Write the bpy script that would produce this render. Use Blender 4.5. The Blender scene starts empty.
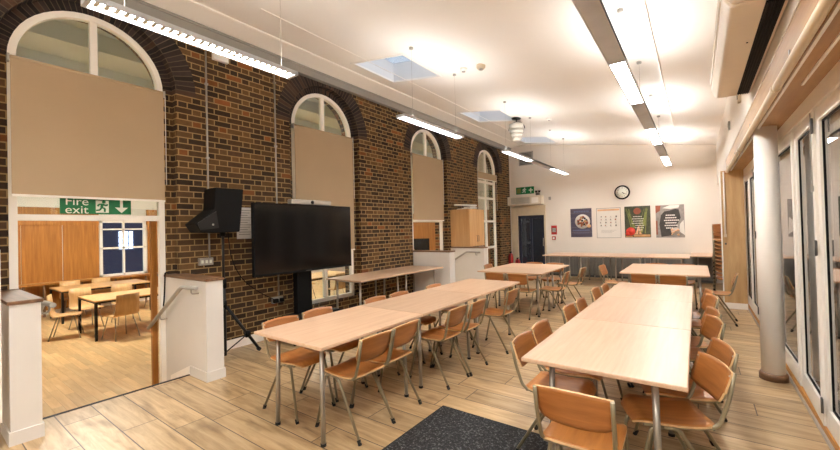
import bpy, bmesh, math, random
from mathutils import Vector, Matrix
random.seed(7)
S = bpy.context.scene
COL = S.collection
PI = math.pi

# ---------------------------------------------------------------- materials
def new_mat(name):
    m = bpy.data.materials.new(name)
    m.use_nodes = True
    nt = m.node_tree
    b = nt.nodes['Principled BSDF']
    return m, nt, b

def N(nt, typ, **kw):
    n = nt.nodes.new(typ)
    for k, v in kw.items():
        if k in n.inputs:
            n.inputs[k].default_value = v
        else:
            setattr(n, k, v)
    return n

def L(nt, a, b):
    nt.links.new(a, b)

def srgb(r, g, b):
    f = lambda c: (c / 255 / 12.92) if c / 255 <= .04045 else ((c / 255 + .055) / 1.055) ** 2.4
    return (f(r), f(g), f(b), 1)

def plain(name, col, rough=.5, metal=0, var=.06, scale=6, bump=0, spec=None):
    m, nt, b = new_mat(name)
    tc = N(nt, 'ShaderNodeTexCoord')
    no = N(nt, 'ShaderNodeTexNoise', Scale=scale, Detail=4)
    L(nt, tc.outputs['Object'], no.inputs['Vector'])
    r = N(nt, 'ShaderNodeValToRGB')
    c = col
    r.color_ramp.elements[0].position = .3
    r.color_ramp.elements[1].position = .7
    r.color_ramp.elements[0].color = (c[0] * (1 - var), c[1] * (1 - var), c[2] * (1 - var), 1)
    r.color_ramp.elements[1].color = (min(1, c[0] * (1 + var)), min(1, c[1] * (1 + var)), min(1, c[2] * (1 + var)), 1)
    L(nt, no.outputs['Fac'], r.inputs['Fac'])
    L(nt, r.outputs['Color'], b.inputs['Base Color'])
    b.inputs['Roughness'].default_value = rough
    b.inputs['Metallic'].default_value = metal
    if spec is not None:
        b.inputs['Specular IOR Level'].default_value = spec
    if bump:
        bp = N(nt, 'ShaderNodeBump', Strength=bump, Distance=.01)
        n2 = N(nt, 'ShaderNodeTexNoise', Scale=scale * 12, Detail=3)
        L(nt, tc.outputs['Object'], n2.inputs['Vector'])
        L(nt, n2.outputs['Fac'], bp.inputs['Height'])
        L(nt, bp.outputs['Normal'], b.inputs['Normal'])
    return m

def wood(name, c1, c2, axis='Y', rough=.45, freq=30, stretch=.06, bump=0.02):
    m, nt, b = new_mat(name)
    tc = N(nt, 'ShaderNodeTexCoord')
    mp = N(nt, 'ShaderNodeMapping')
    sc = [freq, freq, freq]
    sc['XYZ'.index(axis)] = freq * stretch
    mp.inputs['Scale'].default_value = sc
    oi = N(nt, 'ShaderNodeObjectInfo')
    ad = N(nt, 'ShaderNodeVectorMath', operation='ADD')
    mu = N(nt, 'ShaderNodeVectorMath', operation='SCALE')
    cx = N(nt, 'ShaderNodeCombineXYZ')
    L(nt, oi.outputs['Random'], cx.inputs[0]); L(nt, oi.outputs['Random'], cx.inputs[1]); L(nt, oi.outputs['Random'], cx.inputs[2])
    L(nt, cx.outputs[0], mu.inputs[0]); mu.inputs['Scale'].default_value = 40
    L(nt, tc.outputs['Object'], mp.inputs['Vector'])
    L(nt, mp.outputs[0], ad.inputs[0]); L(nt, mu.outputs[0], ad.inputs[1])
    n1 = N(nt, 'ShaderNodeTexNoise', Scale=1.0, Detail=6, Roughness=.6, Distortion=.3)
    L(nt, ad.outputs[0], n1.inputs['Vector'])
    r = N(nt, 'ShaderNodeValToRGB')
    r.color_ramp.elements[0].position = .32; r.color_ramp.elements[0].color = c1
    r.color_ramp.elements[1].position = .68; r.color_ramp.elements[1].color = c2
    L(nt, n1.outputs['Fac'], r.inputs['Fac'])
    hv = N(nt, 'ShaderNodeHueSaturation')
    vr = N(nt, 'ShaderNodeMapRange')
    vr.inputs['To Min'].default_value = .9; vr.inputs['To Max'].default_value = 1.1
    L(nt, oi.outputs['Random'], vr.inputs['Value']); L(nt, vr.outputs[0], hv.inputs['Value'])
    L(nt, r.outputs[0], hv.inputs['Color'])
    L(nt, hv.outputs[0], b.inputs['Base Color'])
    b.inputs['Roughness'].default_value = rough
    if bump:
        bp = N(nt, 'ShaderNodeBump', Strength=bump, Distance=.01)
        L(nt, n1.outputs['Fac'], bp.inputs['Height'])
        L(nt, bp.outputs['Normal'], b.inputs['Normal'])
    return m

def math_(nt, op, a, bv=None, c=None):
    n = N(nt, 'ShaderNodeMath', operation=op)
    for i, v in enumerate((a, bv, c)):
        if v is None:
            continue
        if isinstance(v, (int, float)):
            n.inputs[i].default_value = v
        else:
            L(nt, v, n.inputs[i])
    return n.outputs[0]

def grid_cells(nt, u, v, bw, bh, offset, joint_u, joint_v, random_offset=False):
    """running bond cells: returns (cell random value socket, cell random value 2, joint mask 0..1)"""
    vr = math_(nt, 'DIVIDE', v, bh)
    row = math_(nt, 'FLOOR', vr)
    if random_offset:
        wn = N(nt, 'ShaderNodeTexWhiteNoise', noise_dimensions='1D')
        L(nt, row, wn.inputs['W'])
        off = wn.outputs['Value']
    else:
        off = math_(nt, 'MULTIPLY', math_(nt, 'MODULO', math_(nt, 'ABSOLUTE', row), 2.0), offset)
    ur = math_(nt, 'ADD', math_(nt, 'DIVIDE', u, bw), off)
    colm = math_(nt, 'FLOOR', ur)
    fu = math_(nt, 'SUBTRACT', ur, colm)
    fv = math_(nt, 'SUBTRACT', vr, row)
    du = math_(nt, 'MULTIPLY', math_(nt, 'MINIMUM', fu, math_(nt, 'SUBTRACT', 1.0, fu)), bw)
    dv = math_(nt, 'MULTIPLY', math_(nt, 'MINIMUM', fv, math_(nt, 'SUBTRACT', 1.0, fv)), bh)
    ju = math_(nt, 'LESS_THAN', du, joint_u)
    jv = math_(nt, 'LESS_THAN', dv, joint_v)
    mask = math_(nt, 'MAXIMUM', ju, jv)
    cx = N(nt, 'ShaderNodeCombineXYZ')
    L(nt, colm, cx.inputs[0]); L(nt, row, cx.inputs[1])
    w = N(nt, 'ShaderNodeTexWhiteNoise', noise_dimensions='2D')
    L(nt, cx.outputs[0], w.inputs['Vector'])
    sp = N(nt, 'ShaderNodeSeparateColor')
    L(nt, w.outputs['Color'], sp.inputs[0])
    return w.outputs['Value'], sp.outputs[1], mask

def flemish(nt, u, v, bh, per=.325, split=.672, j=.0065):
    vr = math_(nt, 'DIVIDE', v, bh); row = math_(nt, 'FLOOR', vr)
    off = math_(nt, 'MULTIPLY', math_(nt, 'MODULO', math_(nt, 'ABSOLUTE', row), 2.0), .5)
    ur = math_(nt, 'ADD', math_(nt, 'DIVIDE', u, per), off)
    c = math_(nt, 'FLOOR', ur); fu = math_(nt, 'SUBTRACT', ur, c); fv = math_(nt, 'SUBTRACT', vr, row)
    head = math_(nt, 'GREATER_THAN', fu, split)
    d0 = math_(nt, 'MINIMUM', fu, math_(nt, 'SUBTRACT', 1.0, fu))
    d1 = math_(nt, 'ABSOLUTE', math_(nt, 'SUBTRACT', fu, split))
    du = math_(nt, 'MULTIPLY', math_(nt, 'MINIMUM', d0, d1), per)
    dv = math_(nt, 'MULTIPLY', math_(nt, 'MINIMUM', fv, math_(nt, 'SUBTRACT', 1.0, fv)), bh)
    mask = math_(nt, 'MAXIMUM', math_(nt, 'LESS_THAN', du, j), math_(nt, 'LESS_THAN', dv, j))
    cx = N(nt, 'ShaderNodeCombineXYZ')
    L(nt, math_(nt, 'ADD', math_(nt, 'MULTIPLY', c, 2.0), head), cx.inputs[0]); L(nt, row, cx.inputs[1])
    w = N(nt, 'ShaderNodeTexWhiteNoise', noise_dimensions='2D'); L(nt, cx.outputs[0], w.inputs['Vector'])
    sp = N(nt, 'ShaderNodeSeparateColor'); L(nt, w.outputs['Color'], sp.inputs[0])
    return w.outputs['Value'], sp.outputs[1], mask

def brick_mat(name, palette, mortar, polar=False, bh=.0735, bw=.212):
    m, nt, b = new_mat(name)
    tc = N(nt, 'ShaderNodeTexCoord')
    sp = N(nt, 'ShaderNodeSeparateXYZ')
    L(nt, tc.outputs['Object'], sp.inputs[0])
    x, y, z = sp.outputs
    if polar:
        ang = math_(nt, 'ARCTAN2', z, y)
        rad = math_(nt, 'SQRT', math_(nt, 'ADD', math_(nt, 'MULTIPLY', y, y), math_(nt, 'MULTIPLY', z, z)))
        u = math_(nt, 'ADD', math_(nt, 'MULTIPLY', rad, 1.0), x)
        v = math_(nt, 'MULTIPLY', ang, .85)
        val, val2, mask = grid_cells(nt, u, v, .5, .058, 0.5, .004, .0045)
    else:
        u = math_(nt, 'ADD', x, y)
        val, val2, mask = flemish(nt, u, z, bh)
    r = N(nt, 'ShaderNodeValToRGB')
    r.color_ramp.interpolation = 'CONSTANT'
    el = r.color_ramp.elements
    while len(el) < len(palette):
        el.new(.5)
    for i, (p, c) in enumerate(palette):
        el[i].position = p
        el[i].color = c
    L(nt, val, r.inputs['Fac'])
    no = N(nt, 'ShaderNodeTexNoise', Scale=22, Detail=5)
    L(nt, tc.outputs['Object'], no.inputs['Vector'])
    mr = N(nt, 'ShaderNodeMapRange'); mr.inputs['To Min'].default_value = .7; mr.inputs['To Max'].default_value = 1.3
    L(nt, no.outputs['Fac'], mr.inputs['Value'])
    mr2 = N(nt, 'ShaderNodeMapRange'); mr2.inputs['To Min'].default_value = .75; mr2.inputs['To Max'].default_value = 1.25
    L(nt, val2, mr2.inputs['Value'])
    hv = N(nt, 'ShaderNodeHueSaturation')
    L(nt, r.outputs[0], hv.inputs['Color'])
    L(nt, math_(nt, 'MULTIPLY', mr.outputs[0], mr2.outputs[0]), hv.inputs['Value'])
    mx = N(nt, 'ShaderNodeMix', data_type='RGBA')
    L(nt, mask, mx.inputs[0]); L(nt, hv.outputs[0], mx.inputs[6]); mx.inputs[7].default_value = mortar
    L(nt, mx.outputs[2], b.inputs['Base Color'])
    b.inputs['Roughness'].default_value = .85
    b.inputs['Specular IOR Level'].default_value = .25
    h = math_(nt, 'ADD', math_(nt, 'SUBTRACT', 1.0, mask), math_(nt, 'MULTIPLY', no.outputs['Fac'], .35))
    bp = N(nt, 'ShaderNodeBump', Strength=.5, Distance=.008)
    L(nt, h, bp.inputs['Height']); L(nt, bp.outputs['Normal'], b.inputs['Normal'])
    return m

def plank_mat(name, pal, joint, bw, bh, along='x', u0=0, v0=0, rough=.4, ju=.0022, jv=.0022, knots=True):
    m, nt, b = new_mat(name)
    tc = N(nt, 'ShaderNodeTexCoord')
    sp = N(nt, 'ShaderNodeSeparateXYZ')
    L(nt, tc.outputs['Object'], sp.inputs[0])
    x, y, z = sp.outputs
    u, v = (x, y) if along == 'x' else (y, x)
    u = math_(nt, 'SUBTRACT', u, u0); v = math_(nt, 'SUBTRACT', v, v0)
    val, val2, mask = grid_cells(nt, u, v, bw, bh, .37, ju, jv, random_offset=True)
    # grain: stretched noise with a per-plank offset
    cx = N(nt, 'ShaderNodeCombineXYZ')
    L(nt, math_(nt, 'ADD', math_(nt, 'MULTIPLY', u, 1.6), math_(nt, 'MULTIPLY', val, 37.0)), cx.inputs[0])
    L(nt, math_(nt, 'ADD', math_(nt, 'MULTIPLY', v, 16.0), math_(nt, 'MULTIPLY', val2, 51.0)), cx.inputs[1])
    n1 = N(nt, 'ShaderNodeTexNoise', Scale=1.0, Detail=6, Roughness=.62, Distortion=.6)
    L(nt, cx.outputs[0], n1.inputs['Vector'])
    r = N(nt, 'ShaderNodeValToRGB')
    el = r.color_ramp.elements
    while len(el) < len(pal):
        el.new(.5)
    for i, (p, c) in enumerate(pal):
        el[i].position = p; el[i].color = c
    L(nt, n1.outputs['Fac'], r.inputs['Fac'])
    hv = N(nt, 'ShaderNodeHueSaturation')
    mr = N(nt, 'ShaderNodeMapRange'); mr.inputs['To Min'].default_value = .84; mr.inputs['To Max'].default_value = 1.14
    L(nt, val, mr.inputs['Value']); L(nt, mr.outputs[0], hv.inputs['Value'])
    L(nt, r.outputs[0], hv.inputs['Color'])
    out = hv.outputs[0]
    if knots:
        c2 = N(nt, 'ShaderNodeCombineXYZ')
        L(nt, math_(nt, 'ADD', math_(nt, 'MULTIPLY', u, 2.2), math_(nt, 'MULTIPLY', val, 19.0)), c2.inputs[0])
        L(nt, math_(nt, 'MULTIPLY', v, 5.0), c2.inputs[1])
        n3 = N(nt, 'ShaderNodeTexNoise', Scale=1.3, Detail=3, Roughness=.5)
        L(nt, c2.outputs[0], n3.inputs['Vector'])
        r3 = N(nt, 'ShaderNodeValToRGB')
        r3.color_ramp.elements[0].position = .56; r3.color_ramp.elements[0].color = (0, 0, 0, 1)
        r3.color_ramp.elements[1].position = .74; r3.color_ramp.elements[1].color = (.55, .55, .55, 1)
        L(nt, n3.outputs['Fac'], r3.inputs['Fac'])
        mk = N(nt, 'ShaderNodeMix', data_type='RGBA')
        L(nt, r3.outputs[0], mk.inputs[0]); L(nt, out, mk.inputs[6]); mk.inputs[7].default_value = pal[0][1]
        out = mk.outputs[2]
    mx = N(nt, 'ShaderNodeMix', data_type='RGBA')
    L(nt, mask, mx.inputs[0]); L(nt, out, mx.inputs[6]); mx.inputs[7].default_value = joint
    L(nt, mx.outputs[2], b.inputs['Base Color'])
    b.inputs['Roughness'].default_value = rough
    bp = N(nt, 'ShaderNodeBump', Strength=.25, Distance=.003)
    L(nt, math_(nt, 'ADD', math_(nt, 'SUBTRACT', 1.0, mask), math_(nt, 'MULTIPLY', n1.outputs['Fac'], .2)), bp.inputs['Height'])
    L(nt, bp.outputs['Normal'], b.inputs['Normal'])
    return m

def emit(name, col, strength):
    m = bpy.data.materials.new(name); m.use_nodes = True
    nt = m.node_tree
    nt.nodes.remove(nt.nodes['Principled BSDF'])
    e = N(nt, 'ShaderNodeEmission', Strength=strength)
    e.inputs['Color'].default_value = col
    L(nt, e.outputs[0], nt.nodes['Material Output'].inputs[0])
    return m

def glass(name, ior=1.5, tint=(1, 1, 1, 1), rough=0.0):
    m = bpy.data.materials.new(name); m.use_nodes = True
    nt = m.node_tree
    nt.nodes.remove(nt.nodes['Principled BSDF'])
    ge = N(nt, 'ShaderNodeNewGeometry')
    dt = N(nt, 'ShaderNodeVectorMath', operation='DOT_PRODUCT')
    L(nt, ge.outputs['Normal'], dt.inputs[0]); L(nt, ge.outputs['Incoming'], dt.inputs[1])
    f0 = ((ior - 1) / (ior + 1)) ** 2
    pw = math_(nt, 'POWER', math_(nt, 'SUBTRACT', 1.0, math_(nt, 'ABSOLUTE', dt.outputs['Value'])), 5.0)
    fac = math_(nt, 'ADD', math_(nt, 'MULTIPLY', pw, 1 - f0), f0)
    tr = N(nt, 'ShaderNodeBsdfTransparent'); tr.inputs[0].default_value = tint
    gl = N(nt, 'ShaderNodeBsdfGlossy', Roughness=rough)
    mx = N(nt, 'ShaderNodeMixShader')
    L(nt, fac, mx.inputs[0]); L(nt, tr.outputs[0], mx.inputs[1]); L(nt, gl.outputs[0], mx.inputs[2])
    L(nt, mx.outputs[0], nt.nodes['Material Output'].inputs[0])
    return m

def speckle_mat(name, c1, c2, c3):
    m, nt, b = new_mat(name)
    tc = N(nt, 'ShaderNodeTexCoord')
    n1 = N(nt, 'ShaderNodeTexNoise', Scale=70, Detail=4, Roughness=.7)
    L(nt, tc.outputs['Object'], n1.inputs['Vector'])
    r = N(nt, 'ShaderNodeValToRGB')
    el = r.color_ramp.elements; el.new(.5)
    for i, (p, c) in enumerate(((.42, c1), (.55, c2), (.68, c3))):
        el[i].position = p; el[i].color = c
    L(nt, n1.outputs['Fac'], r.inputs['Fac']); L(nt, r.outputs[0], b.inputs['Base Color'])
    b.inputs['Roughness'].default_value = .95
    bp = N(nt, 'ShaderNodeBump', Strength=.6, Distance=.006)
    L(nt, n1.outputs['Fac'], bp.inputs['Height']); L(nt, bp.outputs['Normal'], b.inputs['Normal'])
    return m

M = {}
brick_pal = [(0, srgb(52, 40, 31)), (.18, srgb(78, 57, 38)), (.36, srgb(92, 67, 42)), (.54, srgb(62, 47, 35)),
             (.68, srgb(100, 73, 45)), (.82, srgb(74, 54, 38)), (.95, srgb(124, 76, 42))]
M['brick'] = brick_mat('brick', brick_pal, srgb(156, 130, 88))
M['brick_arch'] = brick_mat('arch_brick', [(0, srgb(48, 40, 38)), (.3, srgb(58, 48, 44)), (.6, srgb(42, 36, 34)), (.85, srgb(72, 54, 44))], srgb(92, 78, 64), polar=True)
M['floor'] = plank_mat('floor_planks', [(.22, srgb(108, 82, 54)), (.40, srgb(164, 136, 98)), (.58, srgb(190, 163, 124)), (.8, srgb(206, 184, 149))],
                       srgb(74, 60, 48), 1.2, .243, 'x', u0=.1, v0=.79, rough=.36, ju=.0038, jv=.0038)
M['floor_low'] = plank_mat('lower_floor', [(.25, srgb(184, 146, 96)), (.5, srgb(206, 170, 118)), (.75, srgb(218, 188, 140))], srgb(150, 108, 62), .9, .09, 'x', rough=.35, ju=.001, jv=.001)
M['wall'] = plain('cream_paint', srgb(232, 224, 214), .75, var=.012, scale=1.5)
M['ceiling'] = plain('ceiling_paint', srgb(249, 246, 241), .8, var=.01, scale=1.2)
M['ceil_low'] = plain('lower_ceiling', srgb(214, 222, 216), .8, var=.02, scale=1)
M['pier'] = plain('pier_paint', srgb(220, 217, 212), .5, var=.02, scale=3)
M['pend'] = plain('pendant_cream', srgb(205, 202, 192), .5, var=.02)
M['white'] = plain('white_paint', srgb(248, 244, 237), .45, var=.015, scale=3)
M['frame'] = plain('white_frame', srgb(246, 243, 235), .4, var=.015, scale=3)
M['shaft'] = plain('skylight_shaft', srgb(232, 234, 236), .7, var=.01)
M['beam'] = plain('grey_beam', srgb(150, 148, 142), .5, var=.04)
M['blind'] = plain('blind_fabric', srgb(176, 154, 124), .85, var=.025, scale=2, bump=.05)
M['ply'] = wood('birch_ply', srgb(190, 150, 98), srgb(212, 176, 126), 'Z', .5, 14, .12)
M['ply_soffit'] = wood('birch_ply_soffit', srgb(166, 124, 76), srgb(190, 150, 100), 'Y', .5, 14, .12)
M['oak'] = wood('oak_panel', srgb(148, 92, 36), srgb(180, 122, 54), 'Z', .45, 24, .06)
M['cab'] = wood('cabinet_veneer', srgb(192, 146, 92), srgb(210, 168, 116), 'Z', .45, 18, .06)
M['cap'] = wood('dark_timber', srgb(94, 66, 46), srgb(132, 98, 70), 'X', .45, 26, .08)
M['beech'] = wood('beech_laminate', srgb(197, 162, 132), srgb(211, 180, 152), 'Y', .34, 34, .05, 0)
M['edge'] = plain('beech_edge', srgb(192, 148, 114), .45, var=.04, scale=20)
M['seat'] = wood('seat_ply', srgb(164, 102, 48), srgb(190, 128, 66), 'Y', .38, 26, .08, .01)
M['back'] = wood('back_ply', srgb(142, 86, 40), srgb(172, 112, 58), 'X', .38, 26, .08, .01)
M['plyedge'] = plain('ply_edge', srgb(212, 176, 128), .6, var=.1, scale=60)
M['tube'] = plain('champagne_metal', srgb(138, 127, 102), .36, .3, var=.05, scale=4)
M['chrome'] = plain('steel_leg', srgb(166, 160, 150), .28, .6, var=.04, scale=4)
M['rubber'] = plain('black_rubber', srgb(24, 22, 20), .7)
M['black'] = plain('black_plastic', srgb(7, 7, 8), .6, var=.1, spec=.18)
M['blackmetal'] = plain('black_metal', srgb(12, 12, 12), .4, .1)
M['screen'] = plain('screen_black', srgb(5, 5, 6), .14, var=.05)
M['metal'] = plain('galvanised', srgb(176, 172, 164), .4, .6, var=.05)
M['grey'] = plain('grey_plastic', srgb(168, 164, 156), .5)
M['darkgrey'] = plain('dark_grey', srgb(74, 72, 70), .5)
M['lamp_body'] = plain('lamp_housing', srgb(196, 200, 208), .5, .0)
M['lamp_on'] = emit('lamp_diffuser', (1, .98, .95, 1), 38)
M['lamp_up'] = emit('lamp_uplight', (1, .985, .965, 1), 15)
M['lamp_back_fill'] = emit('fill_panel_glow', (1, .98, .95, 1), 14)
M['lamp_low_fill'] = emit('lower_room_fill', (.93, 1, .98, 1), 110)
M['lamp_low'] = emit('lower_room_lamp', (1, .96, .88, 1), 54)
M['louvre'] = plain('louvre_white', srgb(225, 225, 222), .35)
M['doorglass'] = glass('door_glass', 4.2, (.93, .94, .93, 1))
M['glass'] = glass('window_glass', 1.7, (.92, .96, .95, 1))
M['duskglass'] = glass('dusk_glass', 1.5, (.9, .94, .98, 1))
M['green'] = plain('sign_green', srgb(10, 112, 62), .4, var=.03)
M['signwhite'] = plain('sign_white', srgb(236, 238, 226), .45, var=.01)
M['red'] = plain('red_paint', srgb(176, 30, 26), .4)
M['bluedoor'] = plain('dark_blue_door', srgb(34, 40, 58), .3)
M['beige'] = plain('beige_frame', srgb(206, 192, 166), .6)
M['mat'] = speckle_mat('mat_pile', srgb(18, 18, 19), srgb(42, 42, 43), srgb(112, 112, 114))
M['matedge'] = plain('mat_edge', srgb(26, 26, 27), .8)
M['pipe'] = plain('pipe_cream', srgb(222, 204, 172), .5, var=.02)
M['acbody'] = plain('ac_cream', srgb(228, 218, 202), .5, var=.015)
M['sill'] = plain('silver_sill', srgb(190, 188, 182), .35, .5)
M['gold'] = plain('timber_strip', srgb(196, 140, 66), .5)
M['dark'] = plain('dark_exterior', srgb(40, 38, 40), .8)
M['paper'] = plain('paper', srgb(226, 224, 218), .7, var=.02)
M['radiator'] = plain('radiator_grey', srgb(122, 118, 112), .5)
M['tapewhite'] = plain('print_white', srgb(228, 224, 216), .7, var=.02)
M['p_slate'] = wood('print_slate', srgb(58, 54, 72), srgb(88, 80, 96), 'X', .6, 8, .1, 0)
M['p_dark'] = plain('print_dark', srgb(62, 58, 56), .6, var=.25, scale=9)
M['p_olive'] = plain('print_olive', srgb(66, 70, 50), .6, var=.4, scale=12)
M['p_tan'] = plain('print_tan', srgb(196, 150, 104), .6, var=.2, scale=12)
M['p_orange'] = plain('print_orange', srgb(226, 180, 140), .6, var=.1)
M['p_green'] = plain('print_green', srgb(120, 128, 66), .6, var=.2, scale=14)
M['p_red'] = plain('print_red', srgb(204, 58, 42), .6, var=.15)
M['p_rust'] = plain('print_rust', srgb(150, 84, 60), .6, var=.2)
M['p_grey'] = plain('print_grey', srgb(150, 144, 138), .6, var=.2, scale=10)
M['p_grey2'] = plain('print_pale', srgb(190, 180, 168), .6, var=.2, scale=14)
M['p_blue'] = plain('print_blue', srgb(96, 104, 136), .6, var=.1)
M['farwin'] = emit('lit_far_window', (.75, .85, 1, 1), 3.0)

# ---------------------------------------------------------------- mesh helpers
class MB:
    def __init__(self):
        self.v = []; self.f = []; self.sm = []; self.mi = []; self.cur = 0
    def add(self, vs, fs, smooth=False):
        o = len(self.v)
        self.v += [tuple(p) for p in vs]
        self.f += [tuple(o + i for i in f) for f in fs]
        self.sm += [smooth] * len(fs)
        self.mi += [self.cur] * len(fs)
        return self
    def box(self, x0, x1, y0, y1, z0, z1, mat=None):
        vs = [Vector((x, y, z)) for z in (z0, z1) for y in (y0, y1) for x in (x0, x1)]
        if mat is not None:
            vs = [mat @ p for p in vs]
        return self.add(vs, [(0, 2, 3, 1), (4, 5, 7, 6), (0, 1, 5, 4), (2, 6, 7, 3), (0, 4, 6, 2), (1, 3, 7, 5)])
    def prism(self, pts, axis, a, b):
        """polygon extruded along an axis; pts in the two remaining axes in xyz order"""
        def P(p, t):
            q = list(p); q.insert('xyz'.index(axis), t); return q
        n = len(pts)
        vs = [P(p, a) for p in pts] + [P(p, b) for p in pts]
        fs = [tuple(range(n))[::-1], tuple(range(n, 2 * n))] + [(i, (i + 1) % n, n + (i + 1) % n, n + i) for i in range(n)]
        return self.add(vs, fs)
    def tube(self, pts, r, n=8, caps=True, r2=None):
        pts = [Vector(p) for p in pts]
        t0 = (pts[1] - pts[0]).normalized()
        up = Vector((0, 0, 1)) if abs(t0.z) < .9 else Vector((1, 0, 0))
        nx = t0.cross(up).normalized()
        rings = []
        k = len(pts)
        for i, p in enumerate(pts):
            if i == 0: t = pts[1] - pts[0]
            elif i == k - 1: t = pts[-1] - pts[-2]
            else: t = (pts[i + 1] - p).normalized() + (p - pts[i - 1]).normalized()
            t.normalize()
            nx = (nx - t * nx.dot(t)).normalized()
            ny = t.cross(nx)
            rr = r if r2 is None else r + (r2 - r) * i / (k - 1)
            rings.append([p + (nx * math.cos(2 * PI * j / n) + ny * math.sin(2 * PI * j / n)) * rr for j in range(n)])
        vs = [q for ring in rings for q in ring]
        fs = []
        for i in range(k - 1):
            for j in range(n):
                fs.append((i * n + j, i * n + (j + 1) % n, (i + 1) * n + (j + 1) % n, (i + 1) * n + j))
        self.add(vs, fs, True)
        if caps:
            o = len(self.v) - len(vs)
            self.f += [tuple(o + j for j in range(n))[::-1], tuple(o + (k - 1) * n + j for j in range(n))]
            self.sm += [False, False]; self.mi += [self.cur] * 2
        return self
    def lathe(self, prof, c=(0, 0, 0), n=20, axis='z'):
        vs = []
        for (r, h) in prof:
            for j in range(n):
                a = 2 * PI * j / n
                p = (r * math.cos(a), r * math.sin(a), h)
                if axis == 'y': p = (p[0], p[2], p[1])
                if axis == 'x': p = (p[2], p[0], p[1])
                vs.append((p[0] + c[0], p[1] + c[1], p[2] + c[2]))
        fs = []
        k = len(prof)
        for i in range(k - 1):
            for j in range(n):
                fs.append((i * n + j, i * n + (j + 1) % n, (i + 1) * n + (j + 1) % n, (i + 1) * n + j))
        fs += [tuple(range(n))[::-1], tuple((k - 1) * n + j for j in range(n))]
        return self.add(vs, fs, True)
    def slab(self, grid, th):
        """grid[i][j] of points; thickened downward along the local normal"""
        R, C = len(grid), len(grid[0])
        g = [[Vector(p) for p in row] for row in grid]
        def nrm(i, j):
            a = g[min(i + 1, R - 1)][j] - g[max(i - 1, 0)][j]
            b = g[i][min(j + 1, C - 1)] - g[i][max(j - 1, 0)]
            n = b.cross(a)
            return n.normalized() if n.length > 1e-9 else Vector((0, 0, 1))
        top = [g[i][j] for i in range(R) for j in range(C)]
        bot = [g[i][j] - nrm(i, j) * th for i in range(R) for j in range(C)]
        q = lambda i, j: i * C + j
        fs = []; ed = []
        for i in range(R - 1):
            for j in range(C - 1):
                fs.append((q(i, j), q(i, j + 1), q(i + 1, j + 1), q(i + 1, j)))
                fs.append(tuple(R * C + t for t in (q(i, j), q(i + 1, j), q(i + 1, j + 1), q(i, j + 1))))
        border = [q(0, j) for j in range(C)] + [q(i, C - 1) for i in range(1, R)] + [q(R - 1, j) for j in range(C - 2, -1, -1)] + [q(i, 0) for i in range(R - 2, 0, -1)]
        for a, b in zip(border, border[1:] + border[:1]):
            ed.append((b, a, R * C + a, R * C + b))
        self.add(top + bot, fs, True)
        o = len(self.v) - 2 * R * C
        self.f += [tuple(o + i for i in f) for f in ed]
        self.sm += [False] * len(ed); self.mi += [self.cur + 1] * len(ed)
        return self
    def build(self, name, mat, parent=None, loc=None, rotz=0, bevel=0, seg=2):
        me = bpy.data.meshes.new(name)
        me.from_pydata(self.v, [], self.f)
        mats = mat if isinstance(mat, (list, tuple)) else [mat]
        for m in mats: me.materials.append(m)
        me.polygons.foreach_set('use_smooth', self.sm)
        me.polygons.foreach_set('material_index', [min(i, len(mats) - 1) for i in self.mi])
        bm = bmesh.new(); bm.from_mesh(me)
        bmesh.ops.recalc_face_normals(bm, faces=bm.faces)
        bm.to_mesh(me); bm.free()
        me.update()
        o = bpy.data.objects.new(name, me)
        COL.objects.link(o)
        if parent is not None: o.parent = parent
        if loc is not None: o.location = loc
        o.rotation_euler[2] = rotz
        if bevel:
            b = o.modifiers.new('bevel', 'BEVEL'); b.width = bevel; b.segments = seg; b.limit_method = 'ANGLE'
        return o

def fillet(pts, rad, n=5):
    pts = [Vector(p) for p in pts]
    out = [pts[0]]
    for a, p, b in zip(pts, pts[1:], pts[2:]):
        u = (a - p); v = (b - p)
        r = min(rad, u.length * .49, v.length * .49)
        s, e = p + u.normalized() * r, p + v.normalized() * r
        for i in range(n + 1):
            t = i / n
            out.append(s * (1 - t) ** 2 + p * 2 * t * (1 - t) + e * t * t)
    out.append(pts[-1])
    return out

def tag(o, label, cat, group=None, kind=None):
    o['label'] = label; o['category'] = cat
    if group: o['group'] = group
    if kind: o['kind'] = kind
    return o

def thing(name, label, cat, loc=(0, 0, 0), rotz=0, group=None):
    o = bpy.data.objects.new(name, None)
    COL.objects.link(o)
    o.empty_display_size = .1
    o.location = loc; o.rotation_euler[2] = rotz
    return tag(o, label, cat, group)

def struct(o, label=None, cat=None):
    o['kind'] = 'structure'
    if label: o['label'] = label
    if cat: o['category'] = cat
    return o

KIDS = {}
def dup(root, loc, rotz, label, group=None):
    r = root.copy(); COL.objects.link(r)
    r.location = loc; r.rotation_euler[2] = rotz
    r['label'] = label
    if group: r['group'] = group
    for ch in root.children:
        c = ch.copy(); COL.objects.link(c); c.parent = r
        for g in ch.children:
            d = g.copy(); COL.objects.link(d); d.parent = c
    return r

def text(name, body, size, mat, parent, loc, rot, extrude=.001, align='CENTER', sx=1.0):
    cu = bpy.data.curves.new(name, 'FONT')
    cu.body = body; cu.size = size; cu.extrude = extrude; cu.align_x = align; cu.align_y = 'CENTER'
    cu.materials.append(mat)
    tmp = bpy.data.objects.new(name, cu)
    me = bpy.data.meshes.new_from_object(tmp)
    bpy.data.objects.remove(tmp); bpy.data.curves.remove(cu)
    o = bpy.data.objects.new(name, me); COL.objects.link(o)
    o.parent = parent; o.location = loc; o.rotation_euler = rot
    o.scale = (sx, 1, 1)
    return o

ORD = ['first', 'second', 'third', 'fourth', 'fifth', 'sixth', 'seventh', 'eighth', 'ninth', 'tenth', 'eleventh', 'twelfth']

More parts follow.
